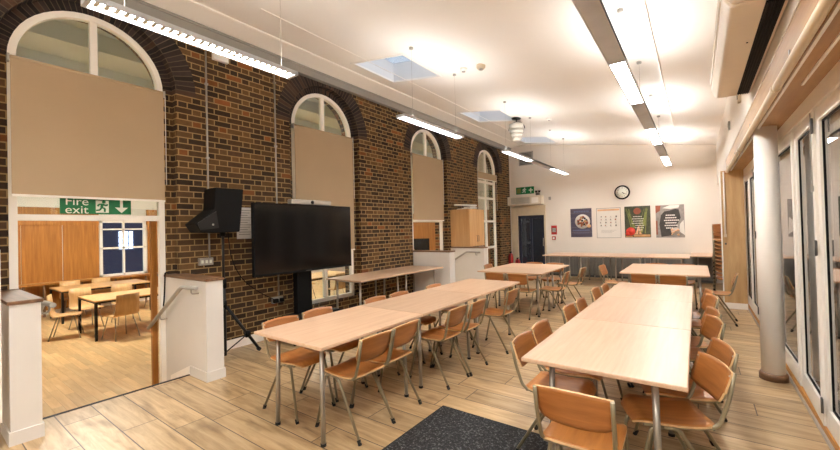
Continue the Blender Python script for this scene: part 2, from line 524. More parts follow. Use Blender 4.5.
# ---------------------------------------------------------------- dimensions
WX = -5.05            # face of the brick wall
FARY = 12.12          # face of the far wall
RX = .438             # face of the upper right wall
DX = .671             # face of the folding doors
BACKY = -3.2
LOWZ = -.335          # floor of the lower room
def cz(x): return 3.458 + .151 * (.438 - x)
WIN = [1.255, 4.33, 7.41, 10.55]
FX = -5.16            # face of the window frames
ZS = 3.24             # springing line
RF = .64              # frame radius
RI, RO = .745, .972   # arch ring radii
STAIR = [(.66, 1.885), (6.90, 8.25)]
LX = -13.0            # far wall of the lower room

# ---------------------------------------------------------------- floor, ceiling, walls
m = MB()
xs0, xs1 = WX - .35, 1.0
m.box(-4.53, xs1, BACKY, FARY + .3, -.1, 0)
ycuts = [BACKY, STAIR[0][0] - .03, STAIR[0][1] + .03, STAIR[1][0] - .03, STAIR[1][1] + .03, FARY + .3]
for a, b in ((0, 1), (2, 3), (4, 5)):
    m.box(WX, -4.53, ycuts[a], ycuts[b], -.1, 0)
struct(m.build('floor', M['floor']))
# the steps down to the lower room
for i, (a, b) in enumerate(STAIR):
    m = MB()
    m.box(-4.535, -4.50, a, b, -.003, .004)
    o = struct(m.build('trim_%d' % (i + 1), M['rubber']))
    m = MB()
    m.box(-4.81, -4.53, a, b, LOWZ, -.17)
    m.box(-4.53, -4.50, a, b, LOWZ, -.1)
    struct(m.build('floor_step_%d' % (i + 1), M['floor_low']))
m = MB()
m.box(LX, -4.53, -2.0, FARY, LOWZ - .1, LOWZ)
struct(m.build('floor_lower_room', M['floor_low']))

# ceiling with three skylight openings
SKY = [(4.28, 5.27), (7.60, 8.60), (10.72, 11.72)]
SX0, SX1 = -4.33, -3.34
m = MB()
def ceil_cell(m, x0, x1, y0, y1):
    t = .18
    vs = [(x0, y0, cz(x0)), (x1, y0, cz(x1)), (x1, y1, cz(x1)), (x0, y1, cz(x0))]
    vs += [(a, b, c + t) for a, b, c in vs]
    m.add(vs, [(0, 1, 2, 3), (7, 6, 5, 4), (0, 4, 5, 1), (1, 5, 6, 2), (2, 6, 7, 3), (3, 7, 4, 0)])
ceil_cell(m, WX - .35, SX0, BACKY, FARY + .2)
ceil_cell(m, SX1, 1.2, BACKY, FARY + .2)
yy = [BACKY] + [v for s in SKY for v in s] + [FARY + .2]
for i in range(0, len(yy), 2):
    ceil_cell(m, SX0, SX1, yy[i], yy[i + 1])
struct(m.build('ceiling', M['ceiling']))
for i, (a, b) in enumerate(SKY):
    o = bpy.data.objects.new('window_%d' % (5 + i), None); COL.objects.link(o); struct(o)
    sh = MB(); t = .04; dz = .34
    c0, c1 = cz(SX0) + .001, cz(SX1) + .001; e = .004
    sh.prism([(SX0 - t, c0), (SX0 + e, c0), (SX0 + e, c0 + dz), (SX0 - t, c0 + dz)], 'y', a - t, b + t)
    sh.prism([(SX1 - e, c1), (SX1 + t, c1), (SX1 + t, c1 + dz), (SX1 - e, c1 + dz)], 'y', a - t, b + t)
    for y0, y1 in ((a - t, a + e), (b - e, b + t)):
        sh.prism([(SX0, c0), (SX1, c1), (SX1, c1 + dz), (SX0, c0 + dz)], 'y', y0, y1)
    sh.build('skylight_shaft', M['shaft'], o)
    g = MB(); g.prism([(SX0, c0 + dz - .02), (SX1, c1 + dz - .02), (SX1, c1 + dz - .01), (SX0, c0 + dz - .01)], 'y', a, b)
    g.build('pane', M['duskglass'], o)
    fr = MB()
    for (x0, x1, y0, y1) in ((SX0 - .03, SX0 + .005, a - .03, b + .03), (SX1 - .005, SX1 + .03, a - .03, b + .03), (SX0, SX1, a - .03, a + .005), (SX0, SX1, b - .005, b + .03)):
        vs = [(x, y, cz(x) + dz) for dz in (-.008, .02) for (x, y) in ((x0, y0), (x1, y0), (x1, y1), (x0, y1))]
        fr.add(vs, [(0, 1, 2, 3), (7, 6, 5, 4), (0, 4, 5, 1), (1, 5, 6, 2), (2, 6, 7, 3), (3, 7, 4, 0)])
    fr.build('skylight_trim', M['ceiling'], o)

def arch_pts(yc, R, n=18):
    return [(yc - R * math.cos(PI * i / n), ZS + R * math.sin(PI * i / n)) for i in range(n + 1)]

def arched_wall(m, x0, x1, y0, y1, z0, z1, half, R, bottoms):
    """wall between x0..x1 with four arched openings"""
    lo = y0
    for yc, zb in zip(WIN, bottoms):
        m.box(x0, x1, lo, yc - half, z0, ZS)
        if zb > z0: m.box(x0, x1, yc - half, yc + half, z0, zb)
        lo = yc + half
    m.box(x0, x1, lo, y1, z0, ZS)
    lo = y0
    for yc in WIN:
        m.box(x0, x1, lo, yc - R, ZS, z1)
        ap = arch_pts(yc, R)
        for (ya, za), (yb, zb2) in zip(ap, ap[1:]):
            m.prism([(ya, za), (yb, zb2), (yb, z1), (ya, z1)], 'x', x0, x1)
        lo = yc + R
    m.box(x0, x1, lo, y1, ZS, z1)
BOT = [LOWZ, .34, LOWZ, .06]
m = MB()
arched_wall(m, FX, WX, BACKY, FARY, LOWZ, 4.28, RI, RO, BOT)
arched_wall(m, FX - .22, FX, BACKY, FARY, LOWZ, 4.28, RF, RF, BOT)
struct(m.build('wall_left', M['brick']))
for i, yc in enumerate(WIN):
    m = MB()
    n = 20
    pi_, po = [], []
    for k in range(n):
        a0, a1 = PI * k / n, PI * (k + 1) / n
        q = [(RI * math.cos(a0), RI * math.sin(a0)), (RO * math.cos(a0), RO * math.sin(a0)), (RO * math.cos(a1), RO * math.sin(a1)), (RI * math.cos(a1), RI * math.sin(a1))]
        m.prism(q, 'x', -.11, .004)
        q = [(RF * math.cos(a0), RF * math.sin(a0)), (RI * math.cos(a0), RI * math.sin(a0)), (RI * math.cos(a1), RI * math.sin(a1)), (RF * math.cos(a1), RF * math.sin(a1))]
        m.prism(q, 'x', -.13, -.108)
    struct(m.build('trim_%d' % (3 + i), M['brick_arch'], loc=(WX, yc, ZS)))

# far wall, right wall, back wall
DXL, DXR, DZ = -4.79, -3.92, 1.89
m = MB()
ft = .25
def sloped(m, x0, x1, z0, y0, y1):
    m.prism([(x0, z0), (x1, z0), (x1, cz(x1) + .05), (x0, cz(x0) + .05)], 'y', y0, y1)
sloped(m, -5.40, -5.0, -.1, FARY, FARY + ft)
sloped(m, -5.0, DXR, 2.2, FARY, FARY + ft)
sloped(m, DXR, 1.0, -.1, FARY, FARY + ft)
struct(m.build('wall_far', M['wall']))
m = MB(); sloped(m, -5.40, 1.0, -.1, BACKY - .2, BACKY)
struct(m.build('wall_back', M['wall']))
m = MB()
m.prism([(RX, 2.60), (1.0, 2.60), (1.0, cz(1.0) + .05), (RX, cz(RX) + .02)], 'y', BACKY, 8.6)
m.prism([(RX, 2.45), (1.0, 2.45), (1.0, cz(1.0) + .05), (RX, cz(RX) + .02)], 'y', 8.6, FARY)
m.box(.69, 1.0, 9.7, FARY, 0, 2.45)
struct(m.build('wall_right', M['wall']))
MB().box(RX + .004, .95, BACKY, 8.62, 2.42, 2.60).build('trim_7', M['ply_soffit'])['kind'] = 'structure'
m = MB(); m.box(.352, .672, 8.6, 8.70, 0, 2.42)
struct(m.build('wall_return', M['ply']))
MB().box(.345, .672, 8.585, 8.6, 0, .1).build('baseboard_return', M['white'])['kind'] = 'structure'
MB().box(.345, .36, 8.59, 8.70, .1, 2.42).build('trim_8', M['white'])['kind'] = 'structure'

# boxed soffit and grey beam over the brick wall, ceiling conduits
m = MB()
m.prism([(WX, 4.15), (-4.96, 4.165), (-4.65, cz(-4.65) - .018), (-4.62, cz(-4.62) - .018), (-4.62, 4.5), (WX, 4.5)], 'y', BACKY, FARY)
struct(m.build('trim_9', M['ceiling']))
m = MB(); m.box(WX, -4.965, BACKY, FARY, 4.03, 4.15); m.box(WX, -4.95, BACKY, FARY, 4.13, 4.16)
struct(m.build('trim_10', M['beam']))
def ceil_strip(x, w, h, y0, y1):
    m = MB(); m.prism([(x - w / 2, cz(x - w / 2) - h), (x + w / 2, cz(x + w / 2) - h), (x + w / 2, cz(x + w / 2) - .0005), (x - w / 2, cz(x - w / 2) - .0005)], 'y', y0, y1)
    return m
struct(ceil_strip(-4.645, .012, .022, BACKY, FARY).build('trim_11', M['white']))
tag(ceil_strip(-4.02, .012, .008, 2.5, 10.4).build('cable_trunking', M['white']), 'thin white trunking on the ceiling beside the skylights', 'trunking')
tag(ceil_strip(-.35, .035, .03, -1.5, 10.5).build('cable_trunking', M['white']), 'white trunking strip on the ceiling right of the long hanging light', 'trunking')

# baseboards
m = MB()
for a, b in ((BACKY, WIN[0] - RI - .02), (2.07, WIN[3] - RI)):
    if a < 3:
        pass
m.box(WX, WX + .018, BACKY, .48, 0, .12)
m.box(WX, WX + .018, 2.07, 6.66, 0, .12)
m.box(WX, WX + .018, 8.44, 9.78, 0, .12)
struct(m.build('baseboard_left', M['white']))
m = MB(); m.box(DXR + .1, .70, FARY - .018, FARY, 0, .12)
struct(m.build('baseboard_far', M['white']))

# ---------------------------------------------------------------- left windows
def bar(m, y0, y1, z0, z1, d=.05): m.box(FX - d, FX + .012, y0, y1, z0, z1)
def window_left(idx, yc, zb, muntins, panes):
    o = bpy.data.objects.new('window_%d' % (idx + 1), None); COL.objects.link(o); struct(o)
    m = MB(); w = .058
    n = 24
    for k in range(n):
        a0, a1 = PI * k / n, PI * (k + 1) / n
        q = [(yc + r * math.cos(a), ZS + r * math.sin(a)) for (r, a) in ((RF - w, a0), (RF, a0), (RF, a1), (RF - w, a1))]
        m.prism(q, 'x', FX - .06, FX + .015)
    bar(m, yc - RF, yc - RF + w, zb, ZS); bar(m, yc + RF - w, yc + RF, zb, ZS)
    m.box(FX - .06, FX + .004, yc - .03, yc + .03, muntins[0], ZS + RF - w / 2)
    for z in muntins[1]: bar(m, yc - RF + w, yc + RF - w, z - .03, z + .03)
    if muntins[2]: m.box(FX - .05, FX + .006, yc - .025, yc + .025, zb, muntins[0])
    m.build('window_frame', M['frame'], o)
    for (z0, z1, arch) in panes:
        g = MB()
        if arch:
            pts = [(yc + (RF - .02) * math.cos(PI * k / n), ZS + (RF - .02) * math.sin(PI * k / n)) for k in range(n + 1)] + [(yc - RF + .02, z0), (yc + RF - .02, z0)]
            g.prism(pts, 'x', FX - .03, FX - .024)
        else:
            g.box(FX - .03, FX - .024, yc - RF + .02, yc + RF - .02, z0, z1)
        g.build('pane', M['glass'], o)
    return o
window_left(0, WIN[0], LOWZ, (1.95, [1.73, 1.98], False), [(1.99, 0, True), (1.75, 1.97, False)])
window_left(1, WIN[1], .34, (.34, [.37, 1.1, 2.3], False), [(.36, 0, True)])
window_left(2, WIN[2], LOWZ, (1.75, [1.72], False), [(1.74, 0, True)])
window_left(3, WIN[3], .06, (.06, [.10, .92, 1.72, 2.42, 2.9], False), [(.08, 0, True)])

def blind(yc, ztop, zbot, label, half=.625):
    t = thing('roller_blind', label, 'blind', (WX - .045, yc, 0), 0, 'roller blinds on the arched windows')
    MB().box(-.002, .002, -half, half, zbot, ztop).build('fabric', M['blind'], t)
    MB().tube([(-.012, -half, ztop - .005), (-.012, half, ztop - .005)], .02, 10).build('roller', M['blind'], t)
    MB().box(-.008, .008, -half, half, zbot - .022, zbot).build('bottom_bar', M['frame'], t)
    for s in (-1, 1):
        MB().box(-.05, .01, s * (half + .012) - .008, s * (half + .012) + .008, ztop - .05, ztop + .02).build('bracket', M['grey'], t)
    MB().tube([(.0, half + .02, ztop), (.0, half + .02, ztop - 1.1)], .004, 5).build('pull_chain', M['white'], t)
blind(WIN[0], 3.225, 1.945, 'large beige roller blind over the fire exit sign')
blind(WIN[1], 3.225, 1.2, 'beige roller blind in the arch behind the black television')
blind(WIN[2], 3.225, 1.74, 'beige roller blind above the opening with the black monitor')
blind(WIN[3], 3.16, 2.98, 'short rolled-up beige blind on the arched window nearest the far door')

# low walls either side of the steps
def low_wall(name, y0, y1, label, skirt=True):
    o = bpy.data.objects.new(name, None); COL.objects.link(o); struct(o)
    x1 = -4.13
    MB().box(-5.35, x1, y0, y1, LOWZ, 1.035).build('wall_body', M['pier'], o)
    MB().box(-5.35, x1 + .012, y0 - .012, y1 + .012, 1.035, 1.062).build('timber_cap', M['cap'], o, bevel=.004)
    MB().box(-4.51, x1 + .012, y0 - .01, y1 + .01, 0, .1).build('skirting', M['pier'], o)
    return o
low_wall('wall_stair_1', .49, .66, '')
p1 = low_wall('wall_stair_2', 1.885, 2.06, '')
low_wall('wall_stair_3', 6.69, 6.90, '')
p2 = low_wall('wall_stair_4', 8.25, 8.43, '')
# sloped skirting and timber jamb beside the first steps
for p, yf in ((p1, 1.885), (p2, 8.25)):
    m = MB(); m.prism([(-4.51, .1), (-4.53, 0), (-5.0, -.22), (-5.0, -.10)], 'y', yf - .012, yf)
    m.build('sloped_skirting', M['white'], p)
m = MB(); m.box(-5.44, -5.385, 1.83, 1.886, LOWZ, 1.72); m.box(-5.44, -5.385, .60, .64, LOWZ, 1.72)
struct(m.build('trim_12', M['oak']))

def handrail(pts, yw, label, side=-1):
    t = thing('handrail', label, 'handrail', (0, 0, 0), 0, None)
    MB().tube(fillet(pts, .06), .021, 10).build('rail', M['grey'], t)
    for k, x in ((0, pts[0][0] - .12), (1, pts[-1][0] + .35)):
        if k == 0: z = pts[0][2]
        else:
            (xa, _, za), (xb, _, zb) = pts[-2], pts[-1]
            z = za + (zb - za) * (x - xa) / (xb - xa)
        y = pts[0][1]
        MB().tube(fillet([(x, y, z - .01), (x, y, z - .07), (x, yw, z - .07)], .03), .008, 7).build('bracket', M['grey'], t)
    return t
handrail([(-4.17, 1.81, .975), (-4.52, 1.81, .965), (-5.45, 1.81, .40)], 1.885, 'grey handrail on the white stair wall nearest the camera')
handrail([(-4.19, 8.17, .945), (-4.55, 8.17, .955), (-5.3, 8.17, .52)], 8.25, 'thin grey handrail on the stair wall under the wooden cabinet')
handrail([(-4.17, .735, .99), (-4.52, .735, .98), (-5.45, .735, .42)], .66, 'grey handrail end behind the leftmost white pier')

# ---------------------------------------------------------------- folding doors on the right
JOINTS = [9.6, 8.86, 8.10, 7.36, 6.50, 5.64, 4.615, 3.805, 2.90, 2.02, 1.14, .26, -.62, -1.5, -2.38, -3.2]
DF = .690             # face of the door leaves
m = MB()
m.box(DF - .012, DF + .09, BACKY, 9.7, 2.30, 2.42)
m.box(DF, DF + .09, 9.6, 9.7, 0, 2.30)
struct(m.build('trim_13', M['frame']))
MB().box(DX, DX + .2, BACKY, 9.7, 0, .03).build('trim_14', M['sill'])['kind'] = 'structure'
MB().box(DX + .012, DX + .12, BACKY, 9.7, .03, .07).build('trim_15', M['gold'])['kind'] = 'structure'
for i, (b, a) in enumerate(zip(JOINTS, JOINTS[1:])):
    o = bpy.data.objects.new('door_%d' % (i + 2), None); COL.objects.link(o); struct(o)
    yc = (a + b) / 2
    o.location = (DF, yc, 0)
    o.rotation_euler[2] = -.030 if abs(a - 3.805) < .01 else random.uniform(-.004, .004)
    g = .004; x0, x1 = 0, .055
    a, b = a - yc, b - yc
    ya, yb = a + .072, b - .085
    m = MB()
    m.box(x0, x1, a + g, ya, .075, 2.295); m.box(x0, x1, yb, b - g, .075, 2.295)
    m.box(x0, x1, ya, yb, .075, .22); m.box(x0, x1, ya, yb, 2.20, 2.295)
    m.build('door_frame', M['frame'], o, bevel=.004)
    m = MB(); w = .010
    m.box(x0 + .016, x1 - .015, ya, ya + w, .22, 2.20); m.box(x0 + .016, x1 - .015, yb - w, yb, .22, 2.20)
    m.box(x0 + .016, x1 - .015, ya, yb, .22, .22 + w); m.box(x0 + .016, x1 - .015, ya, yb, 2.20 - w, 2.20)
    m.build('glazing_gasket', M['black'], o)
    MB().box(x0 + .022, x0 + .030, ya + w, yb - w, .22 + w, 2.20 - w).build('pane', M['doorglass'], o)
    if i % 2 == 0:
        for z in (.17, 1.27, 2.13):
            m = MB(); m.box(x0 - .006, x0, a - .018, a + .018, z, z + .10); m.tube([(x0 - .006, a, z - .005), (x0 - .006, a, z + .105)], .006, 8)
            m.build('hinge', M['darkgrey'], o)
        m = MB(); m.tube([(x0 - .006, a + .04, 1.75), (x0 - .006, a + .04, 2.28)], .004, 6); m.box(x0 - .012, x0, a + .03, a + .05, 1.72, 1.76)
        m.build('shoot_bolt', M['grey'], o)
# dark ground outside; unseen fence, canopy and end walls added to block the sky
m = MB(); m.box(1.0, 6.5, -5, 16, -.12, -.02)
struct(m.build('ground_outside', M['dark']))
m = MB(); m.box(4.2, 4.4, -5, 16, -.1, 2.6); m.box(1.0, 4.4, -5, 16, 2.6, 2.7); m.box(.9, 4.4, 16, 16.2, -.1, 2.7); m.box(.9, 4.4, -5.2, -5, -.1, 2.7)
struct(m.build('sky_block_outside', M['dark']))

# column, pipes, trunking on the soffit
o = bpy.data.objects.new('column', None); COL.objects.link(o); struct(o)
CXc, CYc = .556, 4.95
MB().lathe([(.088, 0), (.088, 2.42)], (CXc, CYc, 0), 28).build('shaft', M['white'], o)
MB().lathe([(.108, 0), (.108, .05), (.1, .065), (.088, .066)], (CXc, CYc, 0), 28).build('base_ring', M['cap'], o)
t = thing('soffit_pipe', 'fat cream pipe running along the plywood soffit above the doors', 'pipe')
MB().tube([(.447, BACKY, 2.394), (.447, 8.56, 2.394)], .025, 14).build('pipe_run', M['pipe'], t)
for y in (3.4, 6.0):
    MB().tube([(.447, y, 2.394), (.447, y + .05, 2.394)], .029, 14).build('coupling', M['pipe'], t)
for y in (1.2, 2.9, 4.85, 6.7, 8.2):
    MB().box(.436, .47, y, y + .02, 2.39, 2.46).build('bracket', M['metal'], t)
tag(MB().box(.495, .512, BACKY, 8.58, 2.405, 2.42).build('cable_trunking', M['white']), 'slim white trunking beside the fat pipe on the soffit', 'trunking')
tag(MB().box(0.582, .596, BACKY, 3.53, 2.408, 2.42).build('soffit_rail', M['white']), 'white rail under the plywood soffit ending short of the column', 'rail')
t = thing('pipe_drop', 'thin white vertical pipe on the plywood panel by the stacked chairs', 'pipe', (.40, 8.58, 0))
MB().tube([(0, 0, 1.30), (0, 0, 2.40)], .012, 8).build('pipe_run', M['white'], t)
MB().box(-.02, .02, -.012, .02, 1.25, 1.31).build('end_box', M['beige'], t)
MB().box(-.012, .012, -.012, .02, 1.12, 1.15).build('clip', M['darkgrey'], t)

# ---------------------------------------------------------------- air conditioner
t = thing('air_conditioner', 'big cream air conditioner hung high on the right wall', 'air conditioner')
prof = [(.185, 2.70), (.432, 2.695), (.432, 3.05), (.20, 3.05), (.150, 2.97), (.138, 2.86), (.150, 2.76)]
m = MB(); m.prism(prof, 'y', 2.72, 4.60); m.build('body', M['acbody'], t, bevel=.012, seg=3)
for y0, y1 in ((4.60, 4.665), (2.66, 2.72)):
    m = MB(); m.prism([(x + (.004 if x < .3 else 0), z + (.006 if z < 2.72 else 0)) for x, z in prof], 'y', y0, y1); m.build('end_cap', M['acbody'], t, bevel=.02, seg=3)
m = MB(); m.box(.332, .412, 2.74, 4.56, 2.688, 2.698); m.build('grille_recess', M['black'], t)
m = MB()
for k in range(5): m.box(.338 + k * .016, .341 + k * .016, 2.74, 4.56, 2.680, 2.690)
m.build('grille_slats', M['black'], t)
m = MB(); m.box(.139, .146, 2.8, 4.5, 2.79, 2.84); m.build('louvre_flap', M['white'], t)
m = MB()
m.tube([(.30, 3.3, 2.697), (.30, 3.3, 2.692)], .005, 8)
m.build('fixing_screws', M['darkgrey'], t)
t = thing('wall_sensor', 'small dark sensor box on the white wall past the air conditioner', 'sensor', (RX, 5.6, 2.95))
MB().box(-.03, 0, -.04, .04, -.09, .09).build('housing', M['beige'], t, bevel=.004)
MB().box(-.034, -.03, -.02, .02, -.05, .05).build('sensor_face', M['darkgrey'], t)
t = thing('wall_sensor', 'small grey thermostat on the upper white wall toward the far end', 'sensor', (RX, 7.3, 2.95))
MB().box(-.025, 0, -.035, .035, -.06, .06).build('housing', M['grey'], t, bevel=.004)
MB().box(-.028, -.025, -.015, .015, -.03, .03).build('sensor_face', M['darkgrey'], t)

# ---------------------------------------------------------------- hanging lights
LZ = 2.98
def luminaire(name, x, y0, y1, lit, wires, label, group, w=.14, h=.036, louvre=False):
    t = thing(name, label, 'light', (x, 0, LZ), 0, group)
    m = MB()
    # housing: side cheeks, end plates, unlit covers
    m.box(-w / 2, -w / 2 + .012, y0, y1, 0, h); m.box(w / 2 - .012, w / 2, y0, y1, 0, h)
    cuts = [y0] + [v for s in lit for v in s] + [y1]
    for i in range(0, len(cuts), 2):
        if cuts[i + 1] - cuts[i] > .002:
            m.box(-w / 2, w / 2, cuts[i], cuts[i + 1], .002, h)
    m.box(-w / 2, w / 2, y0 - .008, y0, 0, h); m.box(-w / 2, w / 2, y1, y1 + .008, 0, h)
    m.build('housing', M['lamp_body'], t)
    for a, b in lit:
        MB().box(-w / 2 + .013, w / 2 - .013, a, b, .018 if louvre else .004, .026).build('diffuser', M['lamp_on'], t)
        MB().box(-w / 2 + .013, w / 2 - .013, a, b, h - .006, h - .001).build('uplight', M['lamp_up'], t)
        if louvre:
            lv = MB()
            k = int((b - a) / .052)
            for j in range(k):
                y = a + (b - a) * (j + .5) / k
                lv.prism([(y - .013, .0), (y + .013, .0), (y, .017)], 'x', -.005, w / 2 - .012)
            lv.box(-.012, -.006, a, b, 0, .017)
            lv.build('louvre', M['louvre'], t)
    for y in wires:
        zc = cz(x) - LZ
        wi = MB().tube([(0, y, h), (0, y, zc)], .0016, 5).build('suspension_wire', M['metal'], t)
        MB().lathe([(.028, zc - .025), (.028, zc)], (0, y, 0), 12).build('ceiling_hook', M['grey'], wi)
    return t
luminaire('hanging_light', -3.03, .70, 2.20, [(.72, 2.18)], [.9, 2.08], 'hanging light with white louvres nearest the camera by the brick wall', 'hanging strip lights on the brick wall side', louvre=True)
luminaire('hanging_light', -3.06, 3.85, 5.38, [(3.87, 5.36)], [4.11, 5.25], 'single bright hanging strip light level with the first skylight', 'hanging strip lights on the brick wall side', louvre=True)
luminaire('hanging_light', -2.96, 6.90, 11.25, [(6.92, 8.32), (9.9, 11.23)], [6.98, 8.37, 9.8, 11.0], 'hanging strip light with a grey gap nearest the far door', 'hanging strip lights on the brick wall side', louvre=True)
luminaire('hanging_light', -3.03, -2.3, -.8, [(-2.28, -.82)], [-2.1, -1.0], 'added fill strip light by the brick wall behind the first one, outside the view', 'hanging strip lights on the brick wall side', louvre=True)  # unseen light added behind the viewpoint to brighten the room
luminaire('long_hanging_light', -.545, -2.6, 11.50, [(-2.4, -.9), (.8, 2.3), (3.86, 5.29), (6.88, 8.27), (9.93, 11.46)], [-.6, 1.5, 2.6, 4.14, 5.63, 7.2, 8.7, 10.6],  # the lit panel behind the viewpoint is added for extra brightness
          'long grey hanging light channel with three lit panels over the right tables', None, w=.145)

for k, x in enumerate((-3.6, -1.8, -.1)):  # unseen panels added to brighten the surfaces that face the camera
    t = thing('fill_panel_light', 'added square fill light panel behind the viewpoint, %s from the brick wall' % ORD[k], 'light', (x, -2.2, cz(x) - .14), 0, 'added fill light panels behind the viewpoint')
    MB().box(-.36, .36, -.36, .36, 0, .06).build('housing', M['lamp_body'], t)
    MB().box(-.33, .33, -.33, .33, -.008, 0).build('diffuser', M['lamp_back_fill'], t)
    MB().tube([(0, 0, .06), (0, 0, .14)], .02, 8).build('stem', M['metal'], t)

# ---------------------------------------------------------------- ceiling fittings
def detector(x, y, r, h, label, m1='white'):
    z = cz(x)
    t = thing('smoke_detector', label, 'detector', (x, y, z))
    MB().lathe([(r * .7, -h), (r, -h * .6), (r, 0)], (0, 0, 0), 18).build('housing', M[m1], t)
    MB().lathe([(r * .45, -h - .012), (r * .5, -h + .002)], (0, 0, 0), 14).build('sensor_dome', M['grey'], t)
detector(-2.79, 5.06, .055, .05, 'small beige ceiling sensor, left one of the close pair')
detector(-2.49, 5.04, .065, .06, 'round ceiling sensor, right one of the close pair', 'beige')
detector(-2.58, 8.5, .06, .05, 'small round ceiling detector right of the pendant unit')
t = thing('ceiling_pendant', 'white stepped pendant unit on a black yoke below the ceiling', 'pendant', (-3.28, 8.37, cz(-3.28)))
MB().lathe([(.10, -.03), (.11, 0)], (0, 0, 0), 18).build('ceiling_plate', M['blackmetal'], t)
MB().tube([(0, 0, -.02), (0, 0, -.09)], .014, 8).build('stem', M['blackmetal'], t)
yk = [(.19 * math.cos(a), 0, -.27 + .18 * math.sin(a)) for a in [PI * k / 14 for k in range(15)]]
MB().tube(yk, .011, 7).build('yoke', M['blackmetal'], t)
MB().lathe([(.09, -.12), (.165, -.15), (.175, -.25), (.135, -.255), (.135, -.275), (.16, -.28), (.158, -.35), (.12, -.355), (.12, -.37), (.14, -.375), (.135, -.43), (.10, -.435), (.115, -.455), (.11, -.51), (.08, -.52)], (0, 0, 0), 24).build('stepped_body', M['pend'], t)

# ---------------------------------------------------------------- far wall items
o = bpy.data.objects.new('door_1', None); COL.objects.link(o); struct(o)
m = MB(); m.box(-5.0, DXL, FARY - .03, FARY + .12, 0, 2.2); m.box(DXL, DXR, FARY - .03, FARY + .12, DZ, 2.2); m.box(DXR, DXR + .05, FARY - .03, FARY + .12, 0, 2.2)
m.build('door_surround', M['beige'], o)
m = MB()
m.box(DXL, DXL + .09, FARY + .03, FARY + .07, 0, DZ); m.box(DXR - .09, DXR, FARY + .03, FARY + .07, 0, DZ)
m.box(DXL + .09, DXR - .09, FARY + .03, FARY + .07, DZ - .1, DZ); m.box(DXL + .09, DXR - .09, FARY + .03, FARY + .07, 0, .18); m.box(DXL + .40, DXL + .46, FARY + .03, FARY + .07, .18, DZ - .1)
m.build('door_leaf', M['bluedoor'], o)
MB().box(DXL + .05, DXR - .05, FARY + .045, FARY + .055, .1, DZ - .05).build('pane', M['duskglass'], o)
m = MB(); m.tube([(DXR - .05, FARY + .0, .9), (DXR - .05, FARY + .0, 1.15)], .01, 8); m.box(DXR - .06, DXR - .04, FARY, FARY + .03, .9, .92); m.box(DXR - .06, DXR - .04, FARY, FARY + .03, 1.13, 1.15)
m.build('door_handle', M['metal'], o)
# dim corridor behind the door
m = MB(); m.box(-5.6, -3.2, FARY + 2.2, FARY + 2.4, 0, 2.6); m.box(-5.6, -3.2, FARY + .25, FARY + 2.4, -.1, 0)
struct(m.build('wall_outside_far', M['dark']))

t = thing('air_curtain', 'beige air curtain unit mounted above the far dark door', 'air curtain', (-4.47, FARY, 2.23))
MB().box(-.57, .55, -.24, 0, 0, .28).build('body', M['acbody'], t, bevel=.012)
m = MB()
for k in range(9): m.box(-.44, .18, -.25, -.24, .045 + k * .022, .057 + k * .022)
m.build('intake_grille', M['grey'], t)
MB().box(.24, .46, -.245, -.24, .05, .22).build('label_panel', M['white'], t)
def run_man(m, cx, cz_, s, y, axis='y'):
    """running figure made of a head and limbs, in the plane of the sign"""
    def P(a, b): return (cx + a * s, y, cz_ + b * s) if axis == 'y' else (y, cx + a * s, cz_ + b * s)
    def seg(a, b, r=.09):
        m.tube([P(*a), P(*b)], r * s * .8, 6)
    m.lathe([(.13 * s, -.004), (.13 * s, .004)], P(.10, .42), 12, 'y' if axis == 'y' else 'x')
    seg((.02, .25), (-.06, -.08), .13); seg((.02, .22), (.28, .08)); seg((.28, .08), (.36, .22)); seg((.0, .22), (-.24, .20)); seg((-.24, .20), (-.32, .02))
    seg((-.06, -.08), (.18, -.16)); seg((.18, -.16), (.16, -.46)); seg((-.06, -.08), (-.18, -.30)); seg((-.18, -.30), (-.44, -.34))
t = thing('exit_sign', 'small green exit sign on the far wall above the air curtain', 'sign', (-4.52, FARY, 2.71))
MB().box(-.30, .30, -.02, 0, -.115, .115).build('sign_panel', M['green'], t)
m = MB(); run_man(m, -.02, 0, .17, -.023); m.build('running_figure', M['signwhite'], t)
m = MB(); m.box(-.27, -.14, -.023, -.02, -.08, .08); m.build('doorway_symbol', M['p_green'], t)
m = MB(); m.box(.13, .26, -.023, -.02, -.018, .018); m.prism([(.165, .03), (.195, .08), (.225, .03)], 'y', -.023, -.02); m.box(.18, .21, -.023, -.02, -.08, .04)
m.build('arrow', M['signwhite'], t)
t = thing('wall_vent', 'grey square vent grille high on the far wall', 'vent', (-4.46, FARY, 3.75))
MB().box(-.24, .24, -.02, 0, -.22, .22).build('frame', M['grey'], t)
m = MB()
for k in range(9): m.box(-.2, .2, -.026, -.018, -.19 + k * .043, -.165 + k * .043)
m.build('slats', M['darkgrey'], t)
t = thing('emergency_lamp', 'small twin-headed emergency lamp on top of the air curtain', 'lamp', (-4.08, FARY - .08, 2.51))
m = MB(); m.box(-.05, .05, -.05, .05, 0, .09); m.build('base_box', M['darkgrey'], t)
for s in (-1, 1):
    MB().lathe([(.03, -.03), (.045, .03)], (s * .05, 0, .13), 12).build('lamp_head', M['black'], t)
tag(MB().box(-3.76, -3.69, FARY - .03, FARY, 2.35, 2.45).build('wall_box', M['grey'], bevel=.004), 'small grey box on the far wall right of the air curtain', 'box')
t = thing('fire_notice', 'small red-bordered fire action notice beside the far door', 'notice', (-3.62, FARY, 1.40))
MB().box(-.085, .085, -.012, 0, -.14, .14).build('red_panel', M['red'], t)
m = MB(); m.box(-.065, .065, -.015, -.012, -.07, .07); m.build('text_panel', M['darkgrey'], t)
m = MB()
for k in range(4): m.box(-.05, .05, -.017, -.014, -.055 + k * .032, -.043 + k * .032)
m.build('text_lines', M['signwhite'], t)
t = thing('fire_call_point', 'small square red fire call point below the fire notice', 'call point', (-3.63, FARY, 1.15))
